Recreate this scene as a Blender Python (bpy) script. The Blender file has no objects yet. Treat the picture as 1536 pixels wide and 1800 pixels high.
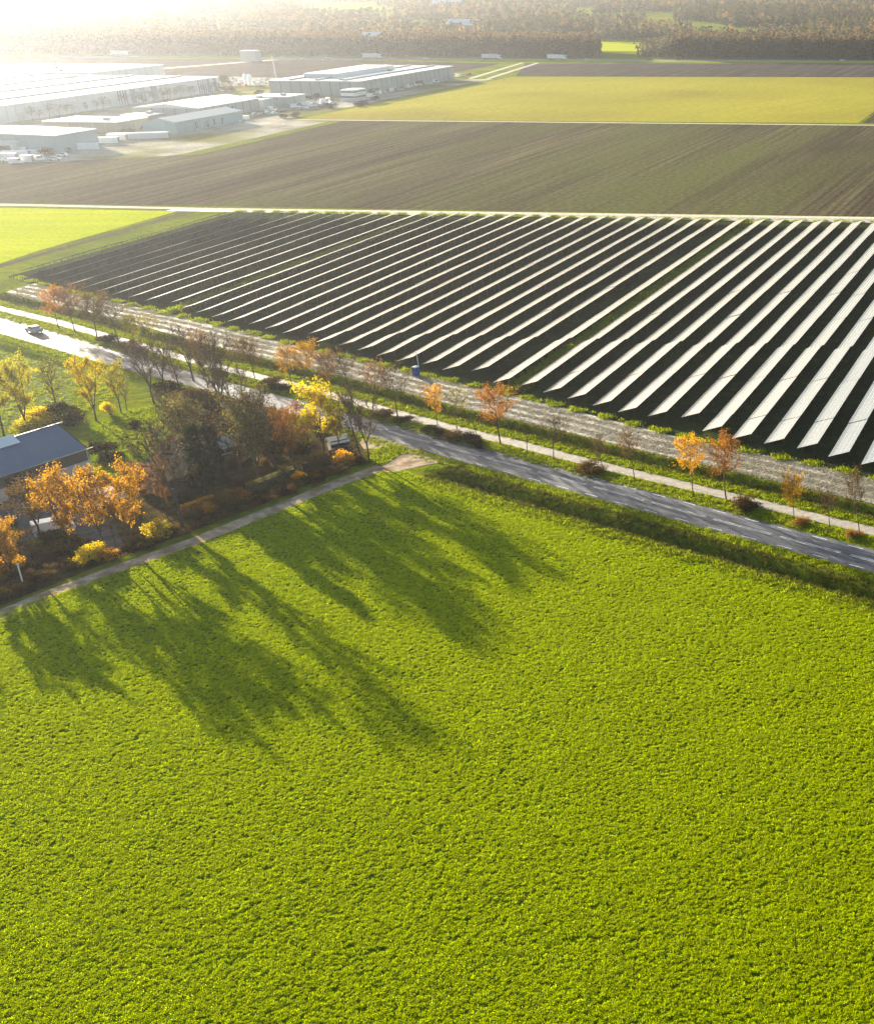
import bpy, math, random
import numpy as np
from mathutils import Vector, Matrix

sc = bpy.context.scene
COL = sc.collection
R = math.radians
random.seed(7)
RNG = np.random.default_rng(7)

# ------------------------------------------------------------------ camera, sky, sun, exposure
CAM_H = 75.0
PITCH = 22.2118
cam = bpy.data.cameras.new('camera')
cam.sensor_fit = 'VERTICAL'; cam.sensor_height = 36.0; cam.lens = 48.0
cam.shift_x = (768 - 1700) / 1800.0
cam.clip_start = 1.0; cam.clip_end = 20000.0
cam_ob = bpy.data.objects.new('camera', cam); COL.objects.link(cam_ob)
cam_ob.location = (0, 0, CAM_H); cam_ob.rotation_euler = (R(90 - PITCH), 0, 0)
sc.camera = cam_ob

SUN_AZ, SUN_EL = -45.0, 10.5
world = bpy.data.worlds.new('World'); sc.world = world; world.use_nodes = True
wn = world.node_tree.nodes
sky = wn.new('ShaderNodeTexSky'); sky.sky_type = 'NISHITA'; sky.sun_disc = False
sky.sun_elevation = R(SUN_EL); sky.sun_rotation = R(SUN_AZ)
sky.air_density = 1.0; sky.dust_density = 2.0; sky.ozone_density = 1.5
world.node_tree.links.new(sky.outputs[0], wn['Background'].inputs[0])
wn['Background'].inputs[1].default_value = 0.07

sun = bpy.data.lights.new('sun', 'SUN'); sun.energy = 5.0; sun.angle = R(0.5); sun.color = (1.0, 0.90, 0.73)
sun_ob = bpy.data.objects.new('sun', sun); COL.objects.link(sun_ob)
sdir = Vector((math.sin(R(SUN_AZ)) * math.cos(R(SUN_EL)), math.cos(R(SUN_AZ)) * math.cos(R(SUN_EL)), math.sin(R(SUN_EL))))
sun_ob.rotation_euler = sdir.to_track_quat('Z', 'Y').to_euler()

sc.view_settings.view_transform = 'Standard'; sc.view_settings.look = 'None'
sc.view_settings.exposure = 2.2; sc.view_settings.gamma = 1.0; sc.view_settings.use_curve_mapping = False
sc.render.engine = 'CYCLES'
sc.cycles.max_bounces = 5; sc.cycles.diffuse_bounces = 2; sc.cycles.glossy_bounces = 2
sc.cycles.transmission_bounces = 3; sc.cycles.volume_bounces = 0; sc.cycles.transparent_max_bounces = 6
sc.cycles.use_denoising = True
sc.cycles.sample_clamp_indirect = 6.0

# ------------------------------------------------------------------ surveying: ground points
_f, _cx, _cy, _p = 2400.0, 1700.0, 900.0, R(PITCH)
def G(x, y, z=0.0):
    a = (x - _cx) / _f; b = (_cy - y) / _f
    ry = math.cos(_p) + b * math.sin(_p); rz = b * math.cos(_p) - math.sin(_p)
    t = (z - CAM_H) / rz
    return (a * t, ry * t)
def height_of(base, topy):
    X, Y = G(*base); lo, hi = 0.2, 60.0
    for _ in range(40):
        z = (lo + hi) / 2; dz = z - CAM_H
        y = _cy - _f * (Y * math.sin(_p) + dz * math.cos(_p)) / (Y * math.cos(_p) - dz * math.sin(_p))
        if y > topy: lo = z
        else: hi = z
    return z
TH = R(6.4)
EU = np.array([math.sin(TH), math.cos(TH)]); EV = np.array([math.cos(TH), -math.sin(TH)])
def W(u, v):
    q = EU * u + EV * v
    return (float(q[0]), float(q[1]))

# ------------------------------------------------------------------ object helpers
def tag(o, label=None, cat=None, group=None, kind=None):
    if label: o['label'] = label
    if cat: o['category'] = cat
    if group: o['group'] = group
    if kind: o['kind'] = kind
    return o
def empty(name, loc, rz=0.0, label=None, cat=None, group=None):
    o = bpy.data.objects.new(name, None); COL.objects.link(o)
    o.location = loc; o.rotation_euler = (0, 0, rz); o.empty_display_size = 0.5
    return tag(o, label, cat, group)
class MB:
    def __init__(s): s.v = []; s.f = []; s.m = []
    def quad(s, a, b, c, d, m=0):
        n = len(s.v); s.v += [a, b, c, d]; s.f.append((n, n+1, n+2, n+3)); s.m.append(m)
    def poly(s, pts, m=0):
        n = len(s.v); s.v += list(pts); s.f.append(tuple(range(n, n+len(pts)))); s.m.append(m)
    def box(s, x0, x1, y0, y1, z0, z1, m=0, xf=None):
        P = [(x0,y0,z0),(x1,y0,z0),(x1,y1,z0),(x0,y1,z0),(x0,y0,z1),(x1,y0,z1),(x1,y1,z1),(x0,y1,z1)]
        if xf: P = [xf(p) for p in P]
        n = len(s.v); s.v += P
        for q in ((0,3,2,1),(4,5,6,7),(0,1,5,4),(1,2,6,5),(2,3,7,6),(3,0,4,7)):
            s.f.append(tuple(n+k for k in q)); s.m.append(m)
    def tube(s, pts, rads, n=5, m=0, cap=False):
        prev = None
        for i, p in enumerate(pts):
            p = Vector(p)
            d = (Vector(pts[min(i+1, len(pts)-1)]) - Vector(pts[max(i-1, 0)]))
            if d.length < 1e-6: d = Vector((0,0,1))
            d.normalize()
            a = d.orthogonal().normalized() if abs(d.z) < .95 else d.cross(Vector((0,1,0))).normalized()
            b = d.cross(a)
            base = len(s.v)
            for k in range(n):
                t = 2*math.pi*k/n
                s.v.append(tuple(p + (a*math.cos(t) + b*math.sin(t))*rads[i]))
            if prev is not None:
                for k in range(n):
                    s.f.append((prev+k, prev+(k+1)%n, base+(k+1)%n, base+k)); s.m.append(m)
            prev = base
        if cap: s.f.append(tuple(prev+k for k in range(n))); s.m.append(m)
    def cyl(s, c, r, z0, z1, n=12, m=0, axis='z'):
        pts = [(c[0], c[1], z0), (c[0], c[1], z1)]
        s.tube(pts, [r, r], n, m, True)
    def mesh(s, name, mats, smooth=False):
        me = bpy.data.meshes.new(name); me.from_pydata([tuple(map(float, q)) for q in s.v], [], s.f); me.update()
        for m in mats: me.materials.append(m)
        if len(mats) > 1: me.polygons.foreach_set('material_index', s.m)
        if smooth: me.polygons.foreach_set('use_smooth', [True]*len(s.f))
        return me
    def build(s, name, mats, parent=None, smooth=False):
        if not isinstance(mats, (list, tuple)): mats = [mats]
        o = bpy.data.objects.new(name, s.mesh(name, mats, smooth)); COL.objects.link(o)
        if parent: o.parent = parent
        return o
def link(name, me, parent=None, loc=(0,0,0), rot=(0,0,0), scale=(1,1,1)):
    o = bpy.data.objects.new(name, me); COL.objects.link(o)
    if parent: o.parent = parent
    o.location = loc; o.rotation_euler = rot; o.scale = scale
    return o
def copy_tree(o, parent=None):
    c = o.copy(); COL.objects.link(c)
    if parent: c.parent = parent
    for ch in list(o.children): copy_tree(ch, c)
    return c

# ------------------------------------------------------------------ materials
def node_mat(name):
    m = bpy.data.materials.new(name); m.use_nodes = True
    nt = m.node_tree; return m, nt, nt.nodes['Principled BSDF']
def rgb(c): return (c[0], c[1], c[2], 1.0)
def flat(name, c, rough=.6, metal=0., spec=.5, var=.12, vscale=.8):
    """plain paint or metal with a little dirt variation"""
    m, nt, b = node_mat(name); N = nt.nodes; L = nt.links
    tc = N.new('ShaderNodeTexCoord'); nz = N.new('ShaderNodeTexNoise'); nz.inputs['Scale'].default_value = vscale; nz.inputs['Detail'].default_value = 5
    L.new(tc.outputs['Object'], nz.inputs['Vector'])
    mx = N.new('ShaderNodeMix'); mx.data_type = 'RGBA'
    mx.inputs['A'].default_value = rgb([k*(1-var) for k in c]); mx.inputs['B'].default_value = rgb([min(1, k*(1+var)) for k in c])
    L.new(nz.outputs['Fac'], mx.inputs['Factor']); L.new(mx.outputs['Result'], b.inputs['Base Color'])
    b.inputs['Roughness'].default_value = rough; b.inputs['Metallic'].default_value = metal
    b.inputs['Specular IOR Level'].default_value = spec
    return m
def terrain(name, cols, scale=.08, detail=8, streak=None, streak_mix=.5, rough=.95, bump=.0, bscale=3., spec=.03, angle=0., stretch=(1,1), patch=None, pscale=.02, ramp=(.35,.65), rvar=None, grain=(.9,.35)):
    """ground: two or three colours mixed by noise, with optional long streaks along a direction and patches"""
    m, nt, b = node_mat(name); N = nt.nodes; L = nt.links
    tc = N.new('ShaderNodeTexCoord')
    rot = N.new('ShaderNodeMapping'); rot.inputs['Rotation'].default_value = (0, 0, angle)
    L.new(tc.outputs['Object'], rot.inputs['Vector'])
    st = N.new('ShaderNodeMapping'); st.inputs['Scale'].default_value = (stretch[0], stretch[1], 1)
    L.new(rot.outputs['Vector'], st.inputs['Vector'])
    n1 = N.new('ShaderNodeTexNoise'); n1.inputs['Scale'].default_value = scale; n1.inputs['Detail'].default_value = detail; n1.inputs['Roughness'].default_value = .62
    L.new(st.outputs['Vector'], n1.inputs['Vector'])
    cr = N.new('ShaderNodeValToRGB'); cr.color_ramp.elements[0].position = ramp[0]; cr.color_ramp.elements[1].position = ramp[1]
    cr.color_ramp.elements[0].color = rgb(cols[0]); cr.color_ramp.elements[1].color = rgb(cols[-1])
    if len(cols) > 2:
        e = cr.color_ramp.elements.new((ramp[0]+ramp[1])/2); e.color = rgb(cols[1])
    L.new(n1.outputs['Fac'], cr.inputs['Fac']); out = cr.outputs['Color']
    if streak:
        sm = N.new('ShaderNodeMapping'); sm.inputs['Scale'].default_value = (streak[0], streak[1], 1)
        L.new(rot.outputs['Vector'], sm.inputs['Vector'])
        n2 = N.new('ShaderNodeTexNoise'); n2.inputs['Scale'].default_value = 1; n2.inputs['Detail'].default_value = 5; n2.inputs['Roughness'].default_value = .6
        L.new(sm.outputs['Vector'], n2.inputs['Vector'])
        r2 = N.new('ShaderNodeMapRange'); r2.inputs['From Min'].default_value = .42; r2.inputs['From Max'].default_value = .60
        r2.inputs['To Min'].default_value = 0; r2.inputs['To Max'].default_value = streak_mix
        L.new(n2.outputs['Fac'], r2.inputs['Value'])
        mx = N.new('ShaderNodeMix'); mx.data_type = 'RGBA'; mx.inputs['B'].default_value = rgb(streak[2])
        L.new(r2.outputs['Result'], mx.inputs['Factor']); L.new(out, mx.inputs['A']); out = mx.outputs['Result']
    if patch:
        n3 = N.new('ShaderNodeTexNoise'); n3.inputs['Scale'].default_value = pscale; n3.inputs['Detail'].default_value = 4
        L.new(st.outputs['Vector'], n3.inputs['Vector'])
        r3 = N.new('ShaderNodeMapRange'); r3.inputs['From Min'].default_value = .45; r3.inputs['From Max'].default_value = .65
        L.new(n3.outputs['Fac'], r3.inputs['Value'])
        m3 = N.new('ShaderNodeMix'); m3.data_type = 'RGBA'; m3.inputs['B'].default_value = rgb(patch)
        L.new(r3.outputs['Result'], m3.inputs['Factor']); L.new(out, m3.inputs['A']); out = m3.outputs['Result']
    ng = N.new('ShaderNodeTexNoise'); ng.inputs['Scale'].default_value = grain[0]; ng.inputs['Detail'].default_value = 6; ng.inputs['Roughness'].default_value = .7
    L.new(rot.outputs['Vector'], ng.inputs['Vector'])
    rg = N.new('ShaderNodeMapRange'); rg.inputs['From Min'].default_value = .3; rg.inputs['From Max'].default_value = .7; rg.inputs['To Min'].default_value = 1-grain[1]; rg.inputs['To Max'].default_value = 1+grain[1]
    L.new(ng.outputs['Fac'], rg.inputs['Value'])
    hg = N.new('ShaderNodeHueSaturation'); L.new(rg.outputs['Result'], hg.inputs['Value']); L.new(out, hg.inputs['Color']); out = hg.outputs['Color']
    L.new(out, b.inputs['Base Color'])
    b.inputs['Roughness'].default_value = rough; b.inputs['Specular IOR Level'].default_value = spec
    if rvar:
        r4 = N.new('ShaderNodeMapRange'); r4.inputs['From Min'].default_value = .4; r4.inputs['From Max'].default_value = .6
        r4.inputs['To Min'].default_value = rvar[0]; r4.inputs['To Max'].default_value = rvar[1]
        L.new(n1.outputs['Fac'], r4.inputs['Value']); L.new(r4.outputs['Result'], b.inputs['Roughness'])
    dif = None
    if spec <= .05:
        dif = N.new('ShaderNodeBsdfDiffuse'); L.new(out, dif.inputs['Color']); L.new(dif.outputs[0], N['Material Output'].inputs['Surface'])
    if bump:
        nb = N.new('ShaderNodeTexNoise'); nb.inputs['Scale'].default_value = bscale; nb.inputs['Detail'].default_value = 4
        L.new(st.outputs['Vector'], nb.inputs['Vector'])
        bp = N.new('ShaderNodeBump'); bp.inputs['Distance'].default_value = bump; bp.inputs['Strength'].default_value = 1
        L.new(nb.outputs['Fac'], bp.inputs['Height']); L.new(bp.outputs['Normal'], b.inputs['Normal'])
        if dif: L.new(bp.outputs['Normal'], dif.inputs['Normal'])
    return m
def leaf_mat(name, c1, c2, trans=.45, rough=.6, spec=.08, per_object=.25, place=None):
    m, nt, b = node_mat(name); N = nt.nodes; L = nt.links
    g = N.new('ShaderNodeNewGeometry')
    mx = N.new('ShaderNodeMix'); mx.data_type = 'RGBA'; mx.inputs['A'].default_value = rgb(c1); mx.inputs['B'].default_value = rgb(c2)
    L.new(g.outputs['Random Per Island'], mx.inputs['Factor'])
    oi = N.new('ShaderNodeObjectInfo'); hs = N.new('ShaderNodeHueSaturation')
    mr = N.new('ShaderNodeMapRange'); mr.inputs['To Min'].default_value = 1-per_object; mr.inputs['To Max'].default_value = 1+per_object
    L.new(oi.outputs['Random'], mr.inputs['Value']); L.new(mr.outputs['Result'], hs.inputs['Value']); L.new(mx.outputs['Result'], hs.inputs['Color'])
    if place:
        nz = N.new('ShaderNodeTexNoise'); nz.inputs['Scale'].default_value = .07; nz.inputs['Detail'].default_value = 6; nz.inputs['Roughness'].default_value = .65
        mp = N.new('ShaderNodeMapping'); mp.inputs['Rotation'].default_value = (0, 0, R(-32)); mp.inputs['Scale'].default_value = (.6, 1.6, 1)
        L.new(oi.outputs['Location'], mp.inputs['Vector']); L.new(mp.outputs['Vector'], nz.inputs['Vector'])
        rr = N.new('ShaderNodeMapRange'); rr.inputs['From Min'].default_value = .35; rr.inputs['From Max'].default_value = .65
        L.new(nz.outputs['Fac'], rr.inputs['Value'])
        m2 = N.new('ShaderNodeMix'); m2.data_type = 'RGBA'; m2.inputs['B'].default_value = rgb(place)
        ml = N.new('ShaderNodeMath'); ml.operation = 'MULTIPLY'; ml.inputs[1].default_value = .45; L.new(rr.outputs['Result'], ml.inputs[0])
        L.new(ml.outputs[0], m2.inputs['Factor']); L.new(mx.outputs['Result'], m2.inputs['A']); L.new(m2.outputs['Result'], hs.inputs['Color'])
    N.remove(b); b = N.new('ShaderNodeBsdfDiffuse'); L.new(hs.outputs['Color'], b.inputs['Color'])
    tr = N.new('ShaderNodeBsdfTranslucent'); L.new(hs.outputs['Color'], tr.inputs['Color'])
    ms = N.new('ShaderNodeMixShader'); ms.inputs['Fac'].default_value = trans
    L.new(b.outputs['BSDF'], ms.inputs[1]); L.new(tr.outputs['BSDF'], ms.inputs[2])
    L.new(ms.outputs['Shader'], N['Material Output'].inputs['Surface'])
    return m
UA = TH          # rotation that brings the row direction onto the texture's y axis
RA = R(31.0)     # same for the main road (its run onto the texture's x axis)
M = {}
M['grass'] = terrain('meadow grass', [(.09,.13,.004),(.16,.19,.006),(.20,.19,.02)], scale=.35, bump=.25, bscale=2.2, patch=(.10,.13,.012), pscale=.05)
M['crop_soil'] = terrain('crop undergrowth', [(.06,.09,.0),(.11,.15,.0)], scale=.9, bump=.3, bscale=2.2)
M['crop'] = leaf_mat('crop leaves', (.30,.41,.0), (.56,.62,.0), trans=.55, per_object=.22, spec=.05, place=(.46,.52,.0))
M['reed'] = leaf_mat('ditch grass', (.07,.085,.006), (.16,.15,.02), trans=.3, spec=.1)
M['vergeleaf'] = leaf_mat('verge grass blades', (.18,.25,.0), (.32,.34,.004), trans=.5, spec=.1)
M['asphalt'] = terrain('asphalt', [(.026,.029,.038),(.05,.053,.064)], scale=.25, streak=(.02,1.1,(.10,.10,.115)), streak_mix=.8, angle=RA, rough=.5, bump=.004, bscale=25, spec=.35, rvar=(.6,.75), grain=(2.5,.15))
M['paint'] = terrain('road paint', [(.45,.45,.43),(.75,.75,.72)], scale=2.5, rough=.6)
M['path'] = terrain('pale cycle path', [(.26,.22,.17),(.33,.28,.22)], scale=.5, streak=(.03,1.2,(.38,.33,.26)), streak_mix=.5, angle=RA, rough=.75, spec=.3)
M['concrete'] = terrain('concrete track', [(.36,.27,.18),(.52,.41,.29)], scale=.8, patch=(.26,.17,.09), pscale=.35, rough=.85, bump=.02, bscale=6)
M['stubble'] = terrain('dry straw and churned soil', [(.20,.17,.12),(.45,.40,.31),(.55,.50,.40)], scale=.5, streak=(.06,1.3,(.14,.12,.08)), streak_mix=.6, angle=RA, rough=.65, bump=.22, bscale=1.6, stretch=(.35,1.2), spec=.5, rvar=(.45,.8))
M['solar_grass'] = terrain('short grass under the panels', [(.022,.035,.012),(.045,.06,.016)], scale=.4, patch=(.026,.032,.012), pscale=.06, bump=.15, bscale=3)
M['strip_grass'] = terrain('long grass strip', [(.22,.26,.0),(.34,.34,.01)], scale=.9, bump=.35, bscale=1.5)
M['plough'] = terrain('ploughed field', [(.070,.054,.033),(.11,.092,.050),(.15,.13,.062)], scale=.03, detail=14, streak=(.005,.5,(.045,.034,.024)), streak_mix=.8, angle=UA-R(90), patch=(.10,.10,.035), pscale=.02, stretch=(.15,1), grain=(.55,.5))
M['plough_dark'] = terrain('dark ploughed field', [(.075,.062,.055),(.10,.085,.07)], scale=.05, detail=10, streak=(.006,.2,(.035,.028,.028)), streak_mix=.5, angle=UA-R(90), grain=(.4,.4))
M['stubble_field'] = terrain('yellow green field', [(.31,.27,.03),(.38,.32,.04)], scale=.02, detail=9, streak=(.004,.10,(.28,.27,.03)), streak_mix=.6, angle=UA-R(90)+R(14), patch=(.25,.21,.03), pscale=.01, grain=(.35,.25))
M['bright_field'] = terrain('young yellow green crop', [(.36,.40,.0),(.42,.44,.0)], scale=.05, streak=(.01,.25,(.28,.33,.0)), streak_mix=.5, angle=R(-3))
M['dirt'] = terrain('pale dirt track', [(.55,.49,.37),(.68,.61,.48)], scale=.4, rough=.8)
M['yard'] = terrain('asphalt yard', [(.07,.07,.07),(.13,.12,.11)], scale=.4, rough=.6)
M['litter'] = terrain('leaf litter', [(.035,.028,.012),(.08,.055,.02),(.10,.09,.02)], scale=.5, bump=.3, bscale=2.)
M['lawn'] = terrain('lawn', [(.11,.18,.0),(.20,.25,.0)], scale=.4, bump=.2, bscale=3)
M['industry'] = terrain('industrial yards and verges', [(.22,.20,.16),(.34,.31,.25),(.48,.44,.36)], scale=.06, patch=(.15,.15,.03), pscale=.02)
M['roadfar'] = terrain('motorway surface', [(.26,.25,.22),(.32,.31,.27)], scale=.1, rough=.55)
M['bark'] = flat('bark', (.055,.042,.03), .9, var=.35, vscale=3)
M['twig'] = flat('twigs', (.085,.06,.042), .9, var=.3, vscale=2)
M['roofw'] = flat('pale flat roof', (.62,.62,.60), .45, vscale=.05)
M['roofg'] = flat('teal grey roof', (.32,.40,.40), .45, vscale=.05)
M['wallw'] = flat('pale cladding', (.50,.53,.53), .55, vscale=.1)
M['wallg'] = flat('grey cladding', (.30,.33,.33), .5, vscale=.1)
M['wallb'] = flat('blue grey cladding', (.22,.33,.36), .5, vscale=.1)
M['wallt'] = flat('tan wall', (.30,.25,.18), .8, vscale=.1)
M['blueband'] = flat('blue cladding stripe', (.10,.18,.26), .45, vscale=.1)
M['darkwin'] = flat('dark window glass', (.02,.025,.03), .12, var=.05)
M['white'] = flat('white paint', (.75,.75,.74), .4)
M['steel'] = flat('galvanised steel', (.35,.36,.37), .4, metal=.8)
M['darksteel'] = flat('dark steel', (.08,.08,.085), .5, metal=.4)
M['tyre'] = flat('tyre rubber', (.015,.015,.015), .8)
M['red'] = flat('red paint', (.45,.03,.03), .35)
M['blue'] = flat('blue plastic', (.02,.05,.30), .35)
M['orangep'] = flat('orange paint', (.6,.22,.02), .4)
M['silver'] = flat('silver car paint', (.45,.46,.48), .28, metal=.4)
M['black'] = flat('black lettering', (.01,.01,.01), .5)
M['tile'] = flat('tan roof tiles', (.28,.20,.13), .7, vscale=1)
M['brick'] = flat('brown brick wall', (.18,.11,.07), .8, vscale=2)
M['barnlow'] = flat('concrete wall panels', (.48,.47,.46), .75, vscale=.6)
M['barnup'] = flat('brown grey wall boards', (.10,.085,.07), .7, vscale=.8)
M['frame'] = flat('panel frame', (.55,.56,.57), .35, metal=.7)
def barn_roof_mat():
    m, nt, b = node_mat('corrugated slate blue roof sheets'); N = nt.nodes; L = nt.links
    tc = N.new('ShaderNodeTexCoord'); nz = N.new('ShaderNodeTexNoise'); nz.inputs['Scale'].default_value = .7; nz.inputs['Detail'].default_value = 6
    L.new(tc.outputs['Object'], nz.inputs['Vector'])
    mx = N.new('ShaderNodeMix'); mx.data_type = 'RGBA'; mx.inputs['A'].default_value = (.085,.12,.17,1); mx.inputs['B'].default_value = (.14,.18,.235,1)
    L.new(nz.outputs['Fac'], mx.inputs['Factor']); L.new(mx.outputs['Result'], b.inputs['Base Color'])
    b.inputs['Roughness'].default_value = .5
    return m
M['barnroof'] = barn_roof_mat()
def glass_panel():
    m, nt, b = node_mat('solar cell glass'); N = nt.nodes; L = nt.links
    tc = N.new('ShaderNodeTexCoord'); nz = N.new('ShaderNodeTexNoise'); nz.inputs['Scale'].default_value = .25; nz.inputs['Detail'].default_value = 5
    L.new(tc.outputs['Object'], nz.inputs['Vector'])
    mr = N.new('ShaderNodeMapRange'); mr.inputs['To Min'].default_value = .20; mr.inputs['To Max'].default_value = .29
    L.new(nz.outputs['Fac'], mr.inputs['Value']); L.new(mr.outputs['Result'], b.inputs['Roughness'])
    b.inputs['Base Color'].default_value = (.05,.06,.075,1); b.inputs['IOR'].default_value = 1.52
    b.inputs['Specular IOR Level'].default_value = .7
    b.inputs['Coat Weight'].default_value = .3; b.inputs['Coat Roughness'].default_value = .2
    return m
M['panel'] = glass_panel()

# ------------------------------------------------------------------ ground sheet with the two roadside ditches
PATH = [(-221.4,307.0),(-200.6,294.5),(-178.5,279.6),(-153.2,262.7),(-126.0,246.4),(-100.9,229.9),(-89.3,222.3),(-74.5,213.6),(-64.1,206.9),(-54.6,201.1),(-49.0,197.8),(-33.6,188.8),(-19.5,180.2),(-13.1,176.4)]
EDGE_N = [(-218.3,302.2),(-205.4,292.6),(-188.5,281.0),(-170.1,268.3),(-135.8,245.9),(-122.6,238.0),(-100.7,224.8),(-90.4,218.6),(-69.3,205.5),(-57.3,197.9),(-44.4,189.7),(-29.6,180.3),(-12.7,170.0)]
EDGE_S = [(-206.8,284.7),(-191.0,274.6),(-172.9,262.7),(-131.6,237.2),(-119.7,229.9),(-95.0,214.2),(-85.0,207.6),(-73.2,200.3),(-63.3,194.0),(-55.1,188.9),(-42.8,181.2),(-34.4,176.0),(-24.7,170.1),(-12.2,162.4)]
def extend(pl, a, b):
    pl = [np.array(p, float) for p in pl]
    d0 = pl[0]-pl[2]; d0 /= np.linalg.norm(d0); d1 = pl[-1]-pl[-3]; d1 /= np.linalg.norm(d1)
    return [pl[0]+d0*a] + pl + [pl[-1]+d1*b]
PATH = extend(PATH, 900, 400); EDGE_N = extend(EDGE_N, 900, 400); EDGE_S = extend(EDGE_S, 900, 400)
def offset(pl, d):
    out = []
    for i, p in enumerate(pl):
        t = pl[min(i+1, len(pl)-1)] - pl[max(i-1, 0)]; t = t/np.linalg.norm(t)
        out.append(p + np.array([-t[1], t[0]])*d)     # + is north of the road
    return out
def resample(pl, step):
    out = []
    for a, b in zip(pl[:-1], pl[1:]):
        n = max(1, int(np.linalg.norm(b-a)/step))
        for k in range(n): out.append(a+(b-a)*k/n)
    return out+[pl[-1]]
def signed(px, py, pl):
    best = np.full(px.shape, 1e9); sg = np.zeros(px.shape)
    for a, b in zip(pl[:-1], pl[1:]):
        d = b-a; L2 = d@d
        t = np.clip(((px-a[0])*d[0]+(py-a[1])*d[1])/L2, 0, 1)
        qx = px-(a[0]+t*d[0]); qy = py-(a[1]+t*d[1]); r = np.hypot(qx, qy)
        s = np.sign(d[0]*qy-d[1]*qx)
        m = r < best; best[m] = r[m]; sg[m] = s[m]
    return best*sg
DITCH_N_OFF, DITCH_S_OFF = 5.6, -5.6
def smooth(x): x = np.clip(x, 0, 1); return x*x*(3-2*x)
def ground_z(x, y):
    x = np.asarray(x, float); y = np.asarray(y, float)
    dn = signed(x, y, PATH) - DITCH_N_OFF
    ds = signed(x, y, EDGE_S) - DITCH_S_OFF
    zn = -1.4*smooth(1-np.abs(dn)/2.0)
    w = smooth((x+84)/3.5) * 1.0
    zs = -1.6*smooth(1-np.abs(ds)/2.0)*w
    far = (x < -245)
    w2 = smooth((-172-x)/4.0)
    zs2 = -1.0*smooth(1-np.abs(ds-0.5)/1.8)*w2
    return np.where(np.abs(x) < 900, zn+zs+zs2, 0)
def make_ground():
    a = -R(31.2); ca, sa = math.cos(a), math.sin(a); o = np.array([-57.3, 194.0])
    S = [-9000,-4000,-2000,-1200,-800,-500] + list(np.arange(-380, 200, 3.0)) + [200,300,500,1000,2000,5000,9000]
    T = [-9000,-3000,-1000,-400,-200,-120,-80,-50] + list(np.arange(-40, 50, .45)) + [50,60,80,120,200,400,800,1500,3000,6000,9500]
    S = np.array(S); T = np.array(T); ss, tt = np.meshgrid(S, T, indexing='ij')
    X = o[0]+ss*ca-tt*sa; Y = o[1]+ss*sa+tt*ca
    Z = ground_z(X, Y)
    ns, nt = len(S), len(T)
    v = np.stack([X, Y, Z], -1).reshape(-1, 3)
    i = np.arange(ns-1)[:, None]*nt + np.arange(nt-1)[None, :]
    f = np.stack([i, i+nt, i+nt+1, i+1], -1).reshape(-1, 4)
    me = bpy.data.meshes.new('ground'); me.from_pydata(v.tolist(), [], f.tolist()); me.materials.append(M['grass'])
    me.polygons.foreach_set('use_smooth', [True]*len(me.polygons))
    ob = bpy.data.objects.new('ground', me); COL.objects.link(ob); tag(ob, kind='structure')
make_ground()
def sheet(name, pts, z, mat, kind='structure'):
    b = MB(); b.poly([(p[0], p[1], z) for p in pts]); o = b.build(name, mat)
    if o.data.polygons[0].normal.z < 0: o.data.flip_normals()
    tag(o, kind=kind); return o
def ribbon(name, left, right, z, mat, parent=None):
    b = MB()
    n = min(len(left), len(right))
    for i in range(n-1):
        b.quad((*right[i], z), (*right[i+1], z), (*left[i+1], z), (*left[i], z))
    o = b.build(name, mat, parent)
    if not parent: tag(o, kind='structure')
    return o

# crop field in front
crop_edge = [p for p in offset(EDGE_S, -9.8) if p[0] > -86]
crop_poly = [(-420,-300),(-230,-120),(-119.5,148.0),(-117.2,153),(-111.2,163.0),(-104.9,173.0),(-99.2,185.0),(-95.0,194.0),(-91.5,200.2),(-88,200.6)] + [tuple(p) for p in crop_edge] + [(900,-300)]
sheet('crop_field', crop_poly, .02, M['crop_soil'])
# left meadow and farm grounds
sheet('farm_meadow', [G(-60,640),G(-60,600),G(20,622),G(120,650),G(135,668),G(120,740),G(-60,760)], .02, terrain('rough pale meadow', [(.14,.17,.05),(.20,.22,.07)], scale=.5, bump=.2, bscale=2))
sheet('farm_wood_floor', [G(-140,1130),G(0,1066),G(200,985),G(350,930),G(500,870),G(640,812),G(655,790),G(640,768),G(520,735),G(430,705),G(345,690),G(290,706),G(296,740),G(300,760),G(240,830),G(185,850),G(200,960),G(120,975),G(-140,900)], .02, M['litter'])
sheet('farm_lawn', [G(158,745),G(215,722),G(285,708),G(300,735),G(262,775),G(252,822),G(200,845),G(160,835),G(165,790)], .03, M['lawn'])
sheet('farm_yard', [G(-60,930),G(0,868),G(155,832),G(175,850),G(192,905),G(222,966),G(190,985),G(150,978),G(120,930),G(60,945),G(-60,1000)], .035, M['yard'])
# fields beyond
def UV(l): return [W(*q) for q in l]
sheet('bright_green_field', UV([(404,-700),(404,-296),(343,-294),(322,-291),(330,-700)]), .02, M['bright_field'])
front = [(-277,313.8),(-253,300),(-230,290),(-211,281),(-187,269),(-164,257),(-140,245.5),(-115,234),(-91,222),(-68,210),(-45,200.5),(-20,188)]
def front_u(v): return float(np.interp(v, [q[0] for q in front], [q[1] for q in front]))
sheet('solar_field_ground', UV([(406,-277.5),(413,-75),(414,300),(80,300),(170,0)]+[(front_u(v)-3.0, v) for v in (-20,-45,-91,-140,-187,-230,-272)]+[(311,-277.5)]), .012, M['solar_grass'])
sheet('ploughed_field', UV([(411,-700),(412,-359),(419,-75),(423,500),(668,500),(655,-118),(648.5,-404.8),(530,-404),(411,-404),(411,-520),(300,-700)]) if False else UV([(419,-75),(412,-374),(529,-372),(648,-378),(648.5,-404.8),(650,-408),(658,-118),(670,500),(423,500)]), .02, M['plough'])
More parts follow.
